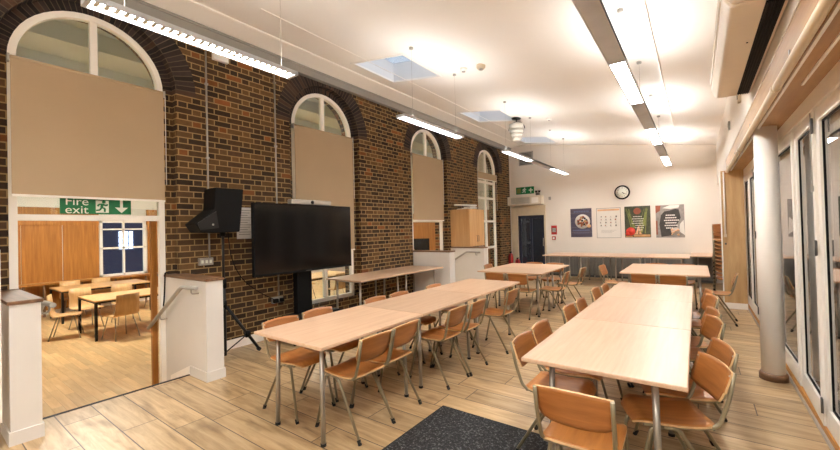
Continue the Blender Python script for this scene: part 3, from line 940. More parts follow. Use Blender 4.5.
MB().box(-.055, .055, -.04, 0, -.055, .055).build('case', M['red'], t, bevel=.005)
MB().box(-.03, .03, -.044, -.04, -.03, .03).build('glass_panel', M['paper'], t)
def extinguisher(x, label, s=1.0, y=11.85):
    t = thing('fire_extinguisher', label, 'fire extinguisher', (x, y, 0), 0, 'fire extinguishers by the far door')
    MB().lathe([(.075, 0), (.08, .02), (.08, .42 * s), (.06, .49 * s), (.025, .52 * s)], (0, 0, 0), 18).build('cylinder', M['red'], t)
    MB().box(-.015, .015, -.06, .05, .52 * s, .56 * s).build('valve_lever', M['black'], t)
    MB().tube(fillet([(0, -.04, .53 * s), (.03, -.11, .47 * s), (.03, -.09, .18)], .05), .01, 7).build('hose', M['black'], t)
extinguisher(-4.96, 'taller red fire extinguisher beside the brick corner', 1.3)
extinguisher(-4.73, 'shorter red fire extinguisher in front of the far door jamb', .95)

# clock
t = thing('wall_clock', 'round black-rimmed clock on the far wall above the posters', 'clock', (-1.69, FARY, 2.43))
rim = MB()
pr = [(.155, -.02), (.185, -.045), (.2, -.03), (.2, 0)]
rim.lathe([(r, h) for r, h in pr], (0, 0, 0), 36, 'y'); rim.build('rim', M['black'], t)
MB().lathe([(.16, -.046), (.16, -.03)], (0, 0, 0), 36, 'y').build('dial', M['signwhite'], t)
for k in range(12):
    a = PI / 2 - 2 * PI * (k + 1) / 12
    text('numeral', str(k + 1), .045, M['black'], t, (.122 * math.cos(a), -.049, .122 * math.sin(a)), (PI / 2, 0, 0), .0005)
def hand(ang, ln, w, nm):
    a = PI / 2 - ang
    MB().tube([(0, -.052, 0), (ln * math.cos(a), -.052, ln * math.sin(a))], w, 5).build(nm, M['black'], t)
hand(2 * PI * 4.33 / 12, .07, .006, 'hour_hand'); hand(2 * PI * 20 / 60, .11, .004, 'minute_hand')

# posters
def poster(cx, w, z0, z1, label, back):
    t = thing('poster', label, 'poster', (cx, FARY - .002, 0), 0, 'posters on the far wall')
    MB().box(-w / 2, w / 2, -.006, 0, z0, z1).build('sheet', back, t)
    return t
def flat(m, x0, x1, z0, z1, d=.0015): m.box(x0, x1, -.006 - d, -.006, z0, z1)
def disc(m, x, z, r, d=.003, n=18): m.lathe([(r, -.006 - d), (r, -.006)], (x, 0, z), n, 'y')
rnd = random.Random(3)
t = poster(-2.815, .60, 1.17, 2.03, 'dark slate poster with a white plate, leftmost on the far wall', M['p_slate'])
m = MB()
for k in range(6): flat(m, -.3, .3, 1.17 + k * .145, 1.173 + k * .145, .001)
m.build('plank_lines', M['p_grey'], t)
m = MB(); disc(m, .04, 1.64, .215, .002, 28); m.build('plate', M['tapewhite'], t)
for nm, mt, cnt, rr in (('dark_food', 'p_dark', 9, .03), ('red_food', 'p_rust', 12, .034), ('orange_food', 'p_tan', 10, .036)):
    m = MB()
    for k in range(cnt):
        a_, q = rnd.uniform(0, 6.28), .14 * math.sqrt(rnd.random()); disc(m, .04 + q * math.cos(a_), 1.64 + q * math.sin(a_), rr * rnd.uniform(.7, 1.2), .003 + .0002 * k, 9)
    m.build(nm, M[mt], t)
m = MB(); disc(m, .22, 1.50, .055, .004, 14); m.build('bread', M['p_orange'], t)
m = MB()
for k in range(9): flat(m, -.2 + k * .048, -.165 + k * .048, 1.915 + (k % 2) * .008, 1.96)
m.build('title_lettering', M['p_blue'], t)
m = MB()
for k in range(10): flat(m, -.24 + k * .048, -.2 + k * .048, 1.355, 1.395)
m.build('lower_lettering', M['p_blue'], t)
MB().box(-.22, .22, -.008, -.006, 1.29, 1.30).build('underline', M['p_blue'], t)
t = poster(-2.065, .64, 1.14, 2.01, 'pale grey-framed poster with a grid of tiny pictures', M['tapewhite'])
m = MB()
for (x0, x1, z0, z1) in ((-.32, -.308, 1.14, 2.01), (.308, .32, 1.14, 2.01), (-.32, .32, 1.14, 1.152), (-.32, .32, 1.998, 2.01)): flat(m, x0, x1, z0, z1, .004)
m.build('grey_border', M['p_grey'], t)
m = MB(); flat(m, -.29, .29, 1.925, 1.975); m.build('orange_header', M['p_orange'], t)
for j, mt in enumerate(('p_dark', 'p_rust', 'p_grey')):
    m = MB()
    for r_ in range(4):
        for c in range(4):
            if (r_ * 4 + c) % 3 == j: disc(m, -.2 + c * .13 + rnd.uniform(-.015, .015), 1.76 - r_ * .085, rnd.uniform(.012, .022), .003, 9)
    m.build('tiny_pictures', M[mt], t)
m = MB()
for r_ in range(4):
    for c in range(4): flat(m, -.23 + c * .13, -.17 + c * .13, 1.724 - r_ * .085, 1.729 - r_ * .085)
for k in range(3): flat(m, -.2, .2 - k * .06, 1.36 - k * .035, 1.366 - k * .035)
m.build('caption_lines', M['p_grey'], t)
t = poster(-1.335, .63, 1.15, 2.02, 'vegetable poster of green leaves and a red tomato', M['p_olive'])
m = MB()
for k in range(14):
    x0 = rnd.choice([-1, 1]) * rnd.uniform(.16, .3); x1 = x0 * rnd.uniform(.2, .75); zt = rnd.uniform(1.8, 1.99); zb = rnd.uniform(1.25, 1.5)
    w_ = rnd.uniform(.007, .016)
    m.prism([(x0 - w_ * .4, zt), (x0 + w_ * .4, zt), (x1 + w_, zb), (x1 - w_, zb)], 'y', -.0075 - .0001 * k, -.006)
m.build('leaf_stalks', M['p_green'], t)
m = MB()
for k in range(6):
    x0 = rnd.uniform(-.25, .25); m.prism([(x0 - .02, 1.24), (x0 + .02, 1.24), (x0 + rnd.uniform(-.08, .08), 1.5)], 'y', -.0072, -.006)
m.build('pale_stalks', M['p_orange'], t)
m = MB(); disc(m, -.17, 1.32, .115, .004, 20); disc(m, -.25, 1.25, .05, .0045, 14); m.build('tomato', M['p_red'], t)
m = MB(); flat(m, -.1, .3, 1.17, 1.23); flat(m, -.3, -.12, 1.16, 1.19); m.build('board_edge', M['p_tan'], t)
m = MB(); m.lathe([(.075, -.010), (.09, -.010), (.09, -.006), (.075, -.006)], (0, 0, 1.88), 22, 'y'); m.build('round_badge', M['p_rust'], t)
for k, (a, b) in enumerate(((-.1, .12), (-.13, .15), (-.11, .14), (-.14, .16), (-.05, .16), (-.06, .14), (-.02, .12))):
    x = a; m = MB()
    while x < b - .02:
        flat(m, x, x + .026, 1.72 - k * .062, 1.738 - k * .062, .005); x += .036
    m.build('lettering', M['tapewhite'], t)
t = poster(-.58, .64, 1.14, 2.01, 'dark apron poster with bold white lettering, rightmost on the far wall', M['p_grey'])
m = MB(); m.prism([(-.2, 1.74), (-.12, 1.84), (.0, 1.86), (.12, 1.90), (.20, 1.88), (.24, 1.66), (.16, 1.5), (.14, 1.38), (.06, 1.2), (-.2, 1.16), (-.24, 1.5)], 'y', -.0076, -.006); m.build('apron', M['p_dark'], t)
m = MB(); m.prism([(-.32, 1.8), (-.22, 1.86), (-.2, 2.0), (-.32, 2.0)], 'y', -.0074, -.006); flat(m, -.32, -.28, 1.22, 1.6); m.build('rust_patches', M['p_rust'], t)
m = MB(); m.prism([(-.16, 1.93), (.0, 2.0), (.22, 2.0), (.2, 1.93), (.02, 1.9)], 'y', -.0074, -.006); m.prism([(.22, 1.5), (.3, 1.6), (.32, 1.2), (.2, 1.3)], 'y', -.0074, -.006); m.build('pale_sleeves', M['tapewhite'], t)
m = MB(); disc(m, .12, 1.31, .10, .003, 18); m.build('dough', M['p_grey2'], t)
m = MB()
for k in range(9): disc(m, .12 + rnd.uniform(-.09, .09), 1.29 + rnd.uniform(-.08, .06), rnd.uniform(.02, .035), .004 + .0002 * k, 10)
m.build('flour_hands', M['p_orange'], t)
for k, (a, b) in enumerate(((-.09, .13), (-.1, .15), (-.13, .2), (-.1, .14), (-.12, .17), (-.09, .08))):
    x = a; m = MB()
    while x < b - .02:
        flat(m, x, x + .034, 1.72 - k * .068, 1.75 - k * .068, .005); x += .042
    m.build('lettering', M['tapewhite'], t)

# ---------------------------------------------------------------- brick wall items
t = thing('fire_exit_sign', 'wide green fire exit sign in the doorway under the large blind', 'sign', (FX + .02, 1.255, 1.855))
MB().box(-.006, .006, -.29, .30, -.085, .12).build('sign_panel', M['green'], t)
RT = (PI / 2, 0, PI / 2)
text('lettering', 'Fire', .115, M['signwhite'], t, (.008, -.255, .040), RT, .001, 'LEFT', 1.05)
text('lettering', 'exit', .115, M['signwhite'], t, (.008, -.255, -.045), RT, .001, 'LEFT', 1.05)
MB().box(.006, .008, -.01, .10, -.07, .06).build('doorway_symbol', M['signwhite'], t)
m = MB(); run_man(m, .045, -.005, .12, .009, 'x'); m.build('running_figure', M['green'], t)
m = MB(); m.box(.006, .009, .20, .225, -.02, .07); m.prism([(.155, -.01), (.27, -.01), (.2125, -.07)], 'x', .006, .009)
m.build('down_arrow', M['signwhite'], t)
tag(MB().box(WX, WX + .05, 2.43, 2.63, 3.80, 3.89).build('wall_box', M['white'], bevel=.006), 'small white box high on the brick beside the first light', 'box')
def conduit(y, z0, z1, label):
    t = thing('conduit', label, 'conduit', (WX + .0145, y, 0), 0, 'steel conduits up the brick wall')
    MB().tube([(0, 0, z0), (0, 0, z1)], .011, 8).build('pipe_run', M['metal'], t)
    z = z0 + .3
    while z < z1 - .1:
        MB().box(-.014, .014, -.018, .018, z, z + .025).build('saddle_clip', M['metal'], t); z += .95
conduit(2.35, 1.24, 4.03, 'steel conduit down the brick to the socket beside the speaker')
conduit(3.33, .60, 4.03, 'steel conduit on the brick running down behind the television')
def socket(y, z, label, plug=False):
    t = thing('wall_socket', label, 'socket', (WX, y, z))
    MB().box(0, .045, -.085, .085, -.045, .045).build('box', M['metal'], t, bevel=.004)
    m = MB()
    for k in (-1, 0, 1): m.box(.045, .049, k * .05 - .014, k * .05 + .014, -.02, .02)
    m.build('switches', M['signwhite'], t)
    if plug:
        for s in (-1, 1): MB().box(.049, .095, s * .045 - .025, s * .045 + .025, -.03, .025).build('plug', M['black'], t, bevel=.005)
socket(2.30, 1.185, 'metal triple socket on the brick behind the stair wall')
socket(3.30, .54, 'wall socket with black plugs under the television', True)
t = thing('wall_notice', 'white printed sheet on the brick between speaker and television', 'notice', (WX, 2.84, 1.67), 0)
MB().box(0, .006, -.12, .12, -.215, .215).build('sheet', M['paper'], t)
m = MB()
for k in range(11): m.box(.006, .007, -.095, .095 - (k % 3) * .03, .17 - k * .033, .178 - k * .033)
m.build('text_lines', M['p_grey'], t)

# wall cabinet
t = thing('wall_cabinet', 'wooden two-door cabinet on the brick above the far stair wall', 'cabinet', (-5.05, 8.27, 1.07))
MB().box(0, .52, 0, .80, 0, .93).build('carcass', M['cab'], t)
for k in range(2):
    d = MB().box(.522, .54, .004 + k * .4, .396 + k * .4, .006, .924).build('door', M['cab'], t, bevel=.002)
    y = .36 if k == 0 else .44
    MB().tube(fillet([(.54, y, .12), (.565, y, .12), (.565, y, .26), (.54, y, .26)], .015), .005, 6).build('handle', M['darkgrey'], d)
for k, (x, y, r, s) in enumerate(((-4.80, 8.55, .2, .30), (-4.74, 8.72, -.3, .26), (-4.82, 8.88, .5, .24))):
    z = 2.0 + k * .0
    m = MB(); m.box(-.15, .15, -s / 2, s / 2, 0, .02 + .006 * k)
    tag(m.build('paper_stack', M['paper'], loc=(x, y if k == 0 else y, z + (0 if k == 0 else .026 * k)), rotz=r),
        ['lowest stack of papers on top of the wooden cabinet', 'middle sheaf of papers on top of the wooden cabinet', 'topmost sheaf of papers on top of the wooden cabinet'][k], 'papers', 'papers on the wooden cabinet')
t = thing('cardboard_tube', 'white roll lying across the papers on the wooden cabinet', 'roll', (-4.80, 8.62, 2.115))
MB().tube([(-.10, -.38, 0), (.12, .36, 0)], .022, 12).build('tube', M['paper'], t)
MB().tube([(.12, .36, 0), (.1215, .365, 0)], .018, 12).build('end_plug', M['grey'], t)

# ---------------------------------------------------------------- television on stand
t = thing('television', 'large black flat television on its floor stand by the brick wall', 'television', (-4.66, 3.55, 0))
MB().box(0, .055, -.85, .85, .955, 1.925).build('bezel', M['black'], t, bevel=.006)
MB().box(.055, .058, -.835, .835, .985, 1.91).build('screen', M['screen'], t)
MB().box(-.05, 0, -.5, .5, 1.1, 1.75).build('rear_housing', M['black'], t, bevel=.01)
MB().box(.056, .0585, -.05, .05, .962, .972).build('maker_badge', M['darkgrey'], t)
m = MB(); m.box(-.15, -.05, -.13, .13, .12, 1.5)
m.build('stand_column', M['black'], t, bevel=.008)
m = MB(); m.box(-.25, .30, -.45, .45, .06, .12); m.box(-.20, .2, -.3, .45, .30, .34)
m.build('stand_base', M['black'], t, bevel=.008)
for sx in (-.2, .25):
    for sy in (-.4, .4):
        MB().tube([(sx, sy - .015, .03), (sx, sy + .015, .03)], .03, 12).build('castor', M['black'], t)
t = thing('camera_bar', 'silver video camera bar sitting on top of the television', 'camera', (-4.635, 3.62, 1.927))
MB().box(-.04, .05, -.36, .36, 0, .068).build('bar', M['metal'], t, bevel=.01)
MB().lathe([(.026, .05), (.026, .062)], (0, 0, .034), 16, 'x').build('lens', M['black'], t)
m = MB(); m.box(.05, .052, -.33, -.06, .01, .058); m.box(.05, .052, .06, .33, .01, .058); m.build('speaker_mesh', M['grey'], t)

# ---------------------------------------------------------------- speaker on tripod
t = thing('speaker_stand', 'black tripod speaker stand by the white stair wall', 'stand', (-4.75, 2.38, 0))
MB().tube([(0, 0, .03), (0, 0, .95)], .023, 12).build('lower_pole', M['blackmetal'], t)
MB().tube([(0, 0, .9), (0, 0, 1.6)], .015, 12).build('upper_pole', M['blackmetal'], t)
MB().lathe([(.034, .86), (.034, .97)], (0, 0, 0), 14).build('collar', M['black'], t)
MB().lathe([(.034, .60), (.034, .70)], (0, 0, 0), 14).build('collar', M['black'], t)
for a, R_ in ((69, .395), (189, .255), (312, .345)):
    c, s = math.cos(math.radians(a)), math.sin(math.radians(a))
    l = MB().tube([(.03 * c, .03 * s, .62), (R_ * c, R_ * s, .035)], .018, 8).build('leg', M['blackmetal'], t)
    MB().tube([((R_ - .02) * c, (R_ - .02) * s, .055), ((R_ + .012) * c, (R_ + .012) * s, .024)], .023, 8).build('foot', M['rubber'], l)
    MB().tube([(.0 * c, .0 * s, .06), (.66 * R_ * c, .66 * R_ * s, .25)], .008, 6).build('brace', M['blackmetal'], t)
    MB().lathe([(.042, -.024), (.042, .024)], (.66 * R_ * c, .66 * R_ * s, .25), 10, 'y').build('knuckle', M['black'], t)
t = thing('loudspeaker', 'black wedge-shaped loudspeaker on top of the tripod stand', 'speaker', (0, 0, 0))
sp = [(2.24, 2.085), (2.59, 2.085), (2.53, 1.55), (2.32, 1.54), (2.07, 1.55), (2.01, 1.65), (2.22, 1.82)]
m = MB(); m.prism(sp, 'x', -4.91, -4.62); m.build('cabinet', M['black'], t, bevel=.012)
m = MB(); m.prism([(2.06, 1.575), (2.03, 1.66), (2.24, 1.80), (2.27, 1.60)], 'x', -4.618, -4.612); m.build('horn_grille', M['blackmetal'], t)
MB().lathe([(.012, -4.612), (.012, -4.608)], (0, 2.20, 1.64), 12, 'x').build('badge', M['grey'], t)
MB().lathe([(.03, 1.50), (.03, 1.56)], (-4.75, 2.38, 0), 12).build('pole_socket', M['black'], t)
t = thing('speaker_cable', 'black cable hanging from the loudspeaker down the brick', 'cable', (0, 0, 0))
tag(t, 'black cable hanging from the loudspeaker down the brick', 'cable')
MB().tube(fillet([(-4.80, 2.47, 1.545), (-4.95, 2.58, 1.2), (-5.0, 2.75, .9), (-5.0, 3.02, .68), (-4.985, 3.24, .55)], .2, 6), .006, 6).build('cord', M['black'], t)
MB().box(-5.0, -4.965, 3.21, 3.26, .51, .565).build('plug_top', M['black'], t)
t = thing('door_cable', 'black cable looping down behind the handrail wall', 'cable', (0, 0, 0))
MB().tube(fillet([(-5.08, 1.90, 1.08), (-5.1, 1.87, 1.09), (-5.12, 1.866, .8), (-5.2, 1.866, .5), (-5.18, 1.866, LOWZ + .02)], .1, 6), .008, 6).build('cord', M['black'], t)
MB().tube([(-5.18, 1.866, LOWZ + .05), (-5.18, 1.866, LOWZ + .001)], .014, 8).build('plug', M['black'], t)

# ---------------------------------------------------------------- tables
def make_table(name, w, l, h, top, edge, label, group, leg_mat, inset=.145, rad=.017, square=False, splay=.012):
    t = thing(name, label, 'table', (0, 0, 0), 0, group)
    m = MB(); m.box(-w / 2, w / 2, -l / 2, l / 2, h - .025, h)
    o = m.build('tabletop', top, t, bevel=.006, seg=3)
    fr = MB()
    x, y = w / 2 - inset, l / 2 - inset * .85
    zt = h - .04
    for a, b in (((-x, -y), (x, -y)), ((x, -y), (x, y)), ((x, y), (-x, y)), ((-x, y), (-x, -y))):
        dx, dy = (.0125, 0) if a[0] == b[0] else (0, .0125)
        fr.box(min(a[0], b[0]) - dx, max(a[0], b[0]) + dx, min(a[1], b[1]) - dy, max(a[1], b[1]) + dy, zt - .015, zt + .015)
    fr.build('under_frame', leg_mat, t)
    for sx in (-1, 1):
        for sy in (-1, 1):
            m = MB()
            if square:
                m.box(sx * x - .02, sx * x + .02, sy * y - .02, sy * y + .02, .015, zt)
            else:
                m.tube([(sx * x, sy * y, zt), (sx * (x + splay), sy * (y + splay), .012)], rad, 12)
            lg = m.build('leg', leg_mat, t)
            MB().lathe([(rad + .004, 0), (rad + .004, .02)], (sx * (x + (0 if square else splay)), sy * (y + (0 if square else splay)), 0), 10).build('foot', M['rubber'], lg)
    return t
TW, TL, TH = .815, 1.18, .745
tab = make_table('dining_table', TW, TL, TH, M['beech'], M['edge'], '', 'beech tables in the dining area', M['chrome'])
used = [False]
def table(x, y, rot, label, group, first=None):
    if not used[0]:
        used[0] = True
        tab.location = (x, y, 0); tab.rotation_euler[2] = rot; tab['label'] = label; tab['group'] = group
        return tab
    return dup(tab, (x, y, 0), rot, label, group)
g = .004
AX, AY = -2.463, 1.668
RX0, RY0 = -.462, 2.185
for k, lab in enumerate(('beech table at the camera end of the long row beside the television', 'middle beech table of the long row beside the television', 'beech table at the far end of the long row beside the television')):
    table(AX, AY + TL / 2 + k * (TL + .0012), 0, lab, 'tables in the long left row')
for k, lab in enumerate(('beech table nearest the camera in the row along the folding doors', 'middle beech table of the row along the folding doors', 'beech table at the far end of the row along the folding doors')):
    table(RX0, RY0 + TL / 2 + k * (TL + g), 0, lab, 'tables in the right row')
for k, lab in enumerate(('near beech table of the square pair between the cabinet and far door', 'far beech table of the square pair between the cabinet and far door')):
    table(-2.67, 6.22 + TW / 2 + k * (TW + g), PI / 2, lab, 'square table pair on the left')
for k, lab in enumerate(('near beech table of the square pair before the stacked chairs', 'far beech table of the square pair before the stacked chairs')):
    table(-.455, 6.92 + TW / 2 + k * (TW + g), PI / 2, lab, 'square table pair on the right')
for k, lab in enumerate(('beech table against the brick wall, its end under the television', 'beech table against the brick wall touching the white stair wall')):
    table(-4.637, 4.23 + TL / 2 + k * (TL + g), 0, lab, 'tables against the brick wall')
far_lab = ['table by the far door in the front row at the far wall', 'second table from the far door in the front row at the far wall', 'third table from the far door in the front row at the far wall', 'table of the front row at the far wall nearest the stacked chairs']
for k in range(4):
    table(-3.42 + TW / 2 + k * (TW + .002), 10.32 + TL / 2, 0, 'beech ' + far_lab[k], 'tables along the far wall')
table(.262, 11.05 + .47, 0, 'beech table set back in the far corner behind the stacked chairs', 'tables along the far wall')

# ---------------------------------------------------------------- chairs
def make_chair(label):
    t = thing('school_chair', label, 'chair')
    # seat: rounded ply shell with a soft front edge
    rows, cols = 13, 9
    grid = []
    for i in range(rows):
        v = i / (rows - 1); y = -.175 + .39 * v
        hw = .178
        e = (v - .72) / .28
        if e > 0: hw *= math.sqrt(max(.0, 1 - .62 * e ** 3))
        e2 = (.14 - v) / .14
        if e2 > 0: hw *= 1 - .10 * e2 ** 2
        zz = .452 - .012 * math.sin(PI * min(1, v * 1.25)) - (.035 * ((v - .84) / .16) ** 2 if v > .84 else 0)
        grid.append([(hw * (-1 + 2 * j / (cols - 1)), y, zz + .006 * (abs(-1 + 2 * j / (cols - 1)) ** 3)) for j in range(cols)])
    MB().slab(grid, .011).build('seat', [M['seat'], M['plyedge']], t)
    # backrest: panel curved round the sitter, leaning back
    grid = []
    rows, cols = 9, 13
    for i in range(rows):
        v = i / (rows - 1)
        hw = .179
        e = (.35 - v) / .35
        if e > 0: hw *= math.sqrt(1 - .22 * e ** 2)
        row = []
        for j in range(cols):
            u = -1 + 2 * j / (cols - 1)
            z = .560 + .190 * v - .012 * u * u * (v if v > .5 else 0) + (.018 * u ** 4 if v < .3 else 0)
            y = -.205 - .055 * v - .020 * (1 - u * u) + .008
            row.append((hw * u, y, z))
        grid.append(row)
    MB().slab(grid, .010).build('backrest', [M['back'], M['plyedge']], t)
    r = .0105
    for s in (-1, 1):
        x = s * .173
        # upright with its run under the seat
        up = [(x, -.258, .738), (x, -.232, .60), (x * .97, -.185, .455), (x * .93, -.12, .432), (x * .9, .17, .432)]
        u = MB().tube(fillet(up, .05, 5), r, 8).build('back_upright', M['tube'], t)
        MB().lathe([(.007, -.004), (.007, .004)], (x * .98, -.240, .718), 8, 'y').build('bolt', M['metal'], u)
        # the bent leg loop, split into its rear and its front leg
        xt, xf = s * .168, s * .186
        rear = fillet([(xt, .075, .425), (xt, .005, .425), (xf, -.235, .018)], .045, 6)
        front = fillet([(xt, .075, .425), (xt, .135, .425), (xf, .235, .018)], .045, 6)
        for pth, yf in ((rear, -.235), (front, .235)):
            l = MB().tube(pth, r, 8).build('leg', M['tube'], t)
            sg = 1 if yf > 0 else -1
            MB().tube([(xf, yf - sg * .012, .035), (xf + s * .001, yf + sg * .004, 0.0)], .014, 8).build('foot', M['rubber'], l)
    MB().tube([(-.168, .05, .425), (.168, .05, .425)], .009, 8).build('crossbar', M['tube'], t)
    MB().tube([(-.165, -.16, .436), (.165, -.16, .436)], .009, 8).build('rear_crossbar', M['tube'], t)
    return t
ch = make_chair('')
cused = [False]
def chair(x, y, rot, label, group, z=0):
    if not cused[0]:
        cused[0] = True
        ch.location = (x, y, z); ch.rotation_euler[2] = rot; ch['label'] = label; ch['group'] = group
        return ch
    return dup(ch, (x, y, z), rot, label, group)
B = .245   # from the chair's origin back to its rear feet
# rotz: 0 faces +y; -90 deg faces +x; +90 deg faces -x
G1 = 'chairs on the wall side of the long left row'
for k, (bx, y) in enumerate(((-3.09, 2.06), (-3.12, 2.50), (-3.05, 3.28), (-3.02, 3.69), (-3.00, 4.42))):
    chair(bx + B, y, -PI / 2 + random.uniform(-.02, .02), 'plywood chair on the television side of the long left row, %s from the camera' % ORD[k], G1)
G2 = 'chairs on the open side of the long left row'
for k, (bx, y) in enumerate(((-1.965, 2.115), (-1.98, 2.49), (-1.93, 3.26), (-1.915, 3.66), (-1.87, 4.50))):
    chair(bx - B, y, PI / 2 + random.uniform(-.02, .02), 'plywood chair on the open floor side of the left row, %s from the camera' % ORD[k], G2)
G3 = 'chairs on the open side of the right row'
for k, (bx, y) in enumerate(((-1.03, 2.63), (-1.04, 3.04), (-1.03, 3.84), (-1.01, 4.22), (-1.03, 5.03), (-.99, 5.41))):
    chair(bx + B, y, -PI / 2 + random.uniform(-.02, .02), 'plywood chair on the open floor side of the right row, %s from the camera' % ORD[k], G3)
G4 = 'chairs on the door side of the right row'
for k, (bx, y, r) in enumerate(((.075, 2.60, .40), (.12, 3.02, .28), (.10, 3.83, .28), (.10, 4.22, .22), (.11, 5.01, .24), (.09, 5.40, .16))):
    chair(bx - B, y, PI / 2 + r, 'plywood chair on the folding-door side of the right row, %s from the camera' % ORD[k], G4)
chair(-.50, 1.86 + B, .02, 'plywood chair at the end of the right row, back toward the camera', 'chairs at the table ends')
G5 = 'chairs round the square table pair on the left'
chair(-2.86, 6.08 + B, .02, 'chair with its back to the camera at the left square pair, nearer the brick', G5)
chair(-2.43, 6.06 + B, -.03, 'chair with its back to the camera at the left square pair, farther from the brick', G5)
chair(-3.62 + B, 7.42, -PI / 2, 'chair on the brick-wall side of the square table pair by the cabinet', G5)
chair(-1.80 - B, 6.67, PI / 2 + .03, 'chair on the open side of the left square pair, nearer the camera', G5)
chair(-1.72 - B, 7.45, PI / 2 - .04, 'chair on the open side of the left square pair, farther from the camera', G5)
chair(-2.87, 8.13 - B, PI, 'chair at the far edge of the left square pair, nearer the far door', G5)
chair(-2.44, 8.16 - B, PI, 'chair at the far edge of the left square pair, nearer the posters', G5)
G6 = 'chairs round the square table pair on the right'
chair(-.70, 6.82 + B, 0, 'chair back toward the camera at the right square pair, nearer the open floor', G6)
chair(-.315, 6.80 + B, 0, 'chair back toward the camera at the right square pair, nearer the doors', G6)
chair(-1.50 + B, 7.95, -PI / 2 - .12, 'chair at the open floor side of the right square pair', G6)
chair(-.66, 8.71 - B, PI, 'chair at the far edge of the right square pair, nearer the clock', G6)
chair(-.23, 8.72 - B, PI, 'chair at the far edge of the right square pair, nearer the stack', G6)
chair(.45 - B, 7.36, PI / 2 - .06, 'chair standing alone beside the plywood panel and doors', G6)
# the stack by the plywood panel
ORD += ['thirteenth', 'fourteenth', 'fifteenth', 'sixteenth']
for k in range(11):
    chair(.425, 9.45 - k * .004, PI, 'plywood chair in the tall stack by the plywood panel, %s from the floor' % ORD[k], 'stacked chairs by the plywood panel', z=k * .0735)

# ---------------------------------------------------------------- door mat
t = thing('entrance_mat', 'dark grey speckled entrance mat on the plank floor', 'mat')
MB().box(-1.79, -.86, .4, 2.74, 0, .009).build('pile', M['mat'], t)
m = MB(); m.box(-1.805, -1.79, .385, 2.755, 0, .007); m.box(-.86, -.845, .385, 2.755, 0, .007); m.box(-1.79, -.86, 2.74, 2.755, 0, .007); m.box(-1.79, -.86, .385, .4, 0, .007)
m.build('rubber_border', M['matedge'], t)
# white board edge at the left margin
t = thing('easel_board', 'edge of a white board at the left margin of the view', 'board', (-4.16, .458, 0))
MB().box(-.02, .02, -.5, -.02, .20, 1.44).build('board', M['white'], t)
m = MB(); m.box(-.026, .026, -.02, -.008, .19, 1.45); m.box(-.026, .026, -.52, -.5, .19, 1.45); m.build('board_frame', M['white'], t)
for yy_ in (-.45, -.06):
    MB().tube([(0, yy_, .20), (0, yy_, .0)], .014, 8).build('leg', M['black'], t)

# grey heaters along the far wall, behind the tables
for k, x in enumerate((-3.16, -1.75, -.34)):
    t = thing('wall_radiator', 'grey ribbed radiator under the posters, %s from the far door' % ORD[k], 'radiator', (x, FARY - .12, .06), 0, 'radiators along the far wall')
    m = MB(); m.box(-.70, .70, -.02, .04, 0, .60); m.build('panel', M['radiator'], t)
    m = MB()
    for j in range(18): m.box(-.68 + j * .0765, -.645 + j * .0765, -.035, -.02, .05, .57)
    m.build('ribs', M['radiator'], t)
    m = MB(); m.box(-.6, -.57, .04, .118, .1, .45); m.box(.57, .6, .04, .118, .1, .45); m.build('wall_bracket', M['radiator'], t)
    m = MB(); m.box(-.69, .69, -.01, .03, -.06, 0); m.build('plinth', M['darkgrey'], t)

# ---------------------------------------------------------------- lower room seen through the windows
LC = 4.15
m = MB(); m.box(LX - .2, FX - .22, -2.2, FARY + .2, LC, LC + .15)
struct(m.build('ceiling_lower_room', M['ceil_low']))
m = MB(); m.box(LX - .2, LX, -2.2, 3.22, LOWZ, LC); m.box(LX - .2, LX, 4.28, FARY + .2, LOWZ, LC); m.box(LX - .2, LX, 3.22, 4.28, LOWZ, .46); m.box(LX - .2, LX, 3.22, 4.28, 1.98, LC)
m.box(LX, FX - .22, -2.2, -2.0, LOWZ, LC)
m.box(LX, FX - .22, FARY, FARY + .2, LOWZ, LC)
struct(m.build('wall_lower_room', M['wall']))
# ceiling beams of the lower room
m = MB()
for x in (-6.3, -7.5, -9.2, -11.0): m.box(x - .11, x + .11, -2.0, FARY, LC - .22, LC)
m.box(FX - .42, FX - .22, -2.0, FARY, LC - .16, LC)
struct(m.build('trim_18', M['ceil_low']))
# oak panelling
m = MB()
for k in range(7):
    y0 = -1.9 + k * .73
    if y0 + .72 < 3.0: m.box(LX, LX + .03, y0, y0 + .72, LOWZ + .1, 1.86)
m.box(LX, LX + .03, 2.485, 3.2, LOWZ + .1, 1.86); m.box(LX, LX + .05, -2.0, 3.2, 1.86, 2.3); m.box(LX, LX + .05, 4.3, 7.5, 1.86, 2.3)
m.box(LX, LX + .03, 4.32, 7.5, LOWZ + .1, 1.86)
m.box(LX, LX + .03, 3.2, 4.32, LOWZ + .1, .42)
struct(m.build('trim_16', M['oak']))
m = MB()
for k in range(22): m.box(LX + .05 + k * .355, LX + .05 + k * .355 + .345, FARY - .03, FARY, LOWZ + .1, 2.15)
struct(m.build('trim_17', M['oak']))
o = bpy.data.objects.new('window_8', None); COL.objects.link(o); struct(o)
m = MB()
for (y0, y1, z0, z1) in ((3.22, 3.28, .46, 1.98), (4.22, 4.28, .46, 1.98), (3.22, 4.28, .46, .52), (3.22, 4.28, 1.92, 1.98), (3.73, 3.77, .46, 1.98), (3.22, 4.28, 1.20, 1.25), (3.22, 4.28, 1.72, 1.76)):
    m.box(LX - .05, LX + .04, y0, y1, z0, z1)
m.build('window_frame', M['frame'], o)
MB().box(LX - .03, LX - .02, 3.25, 4.25, .5, 1.95).build('pane', M['duskglass'], o)
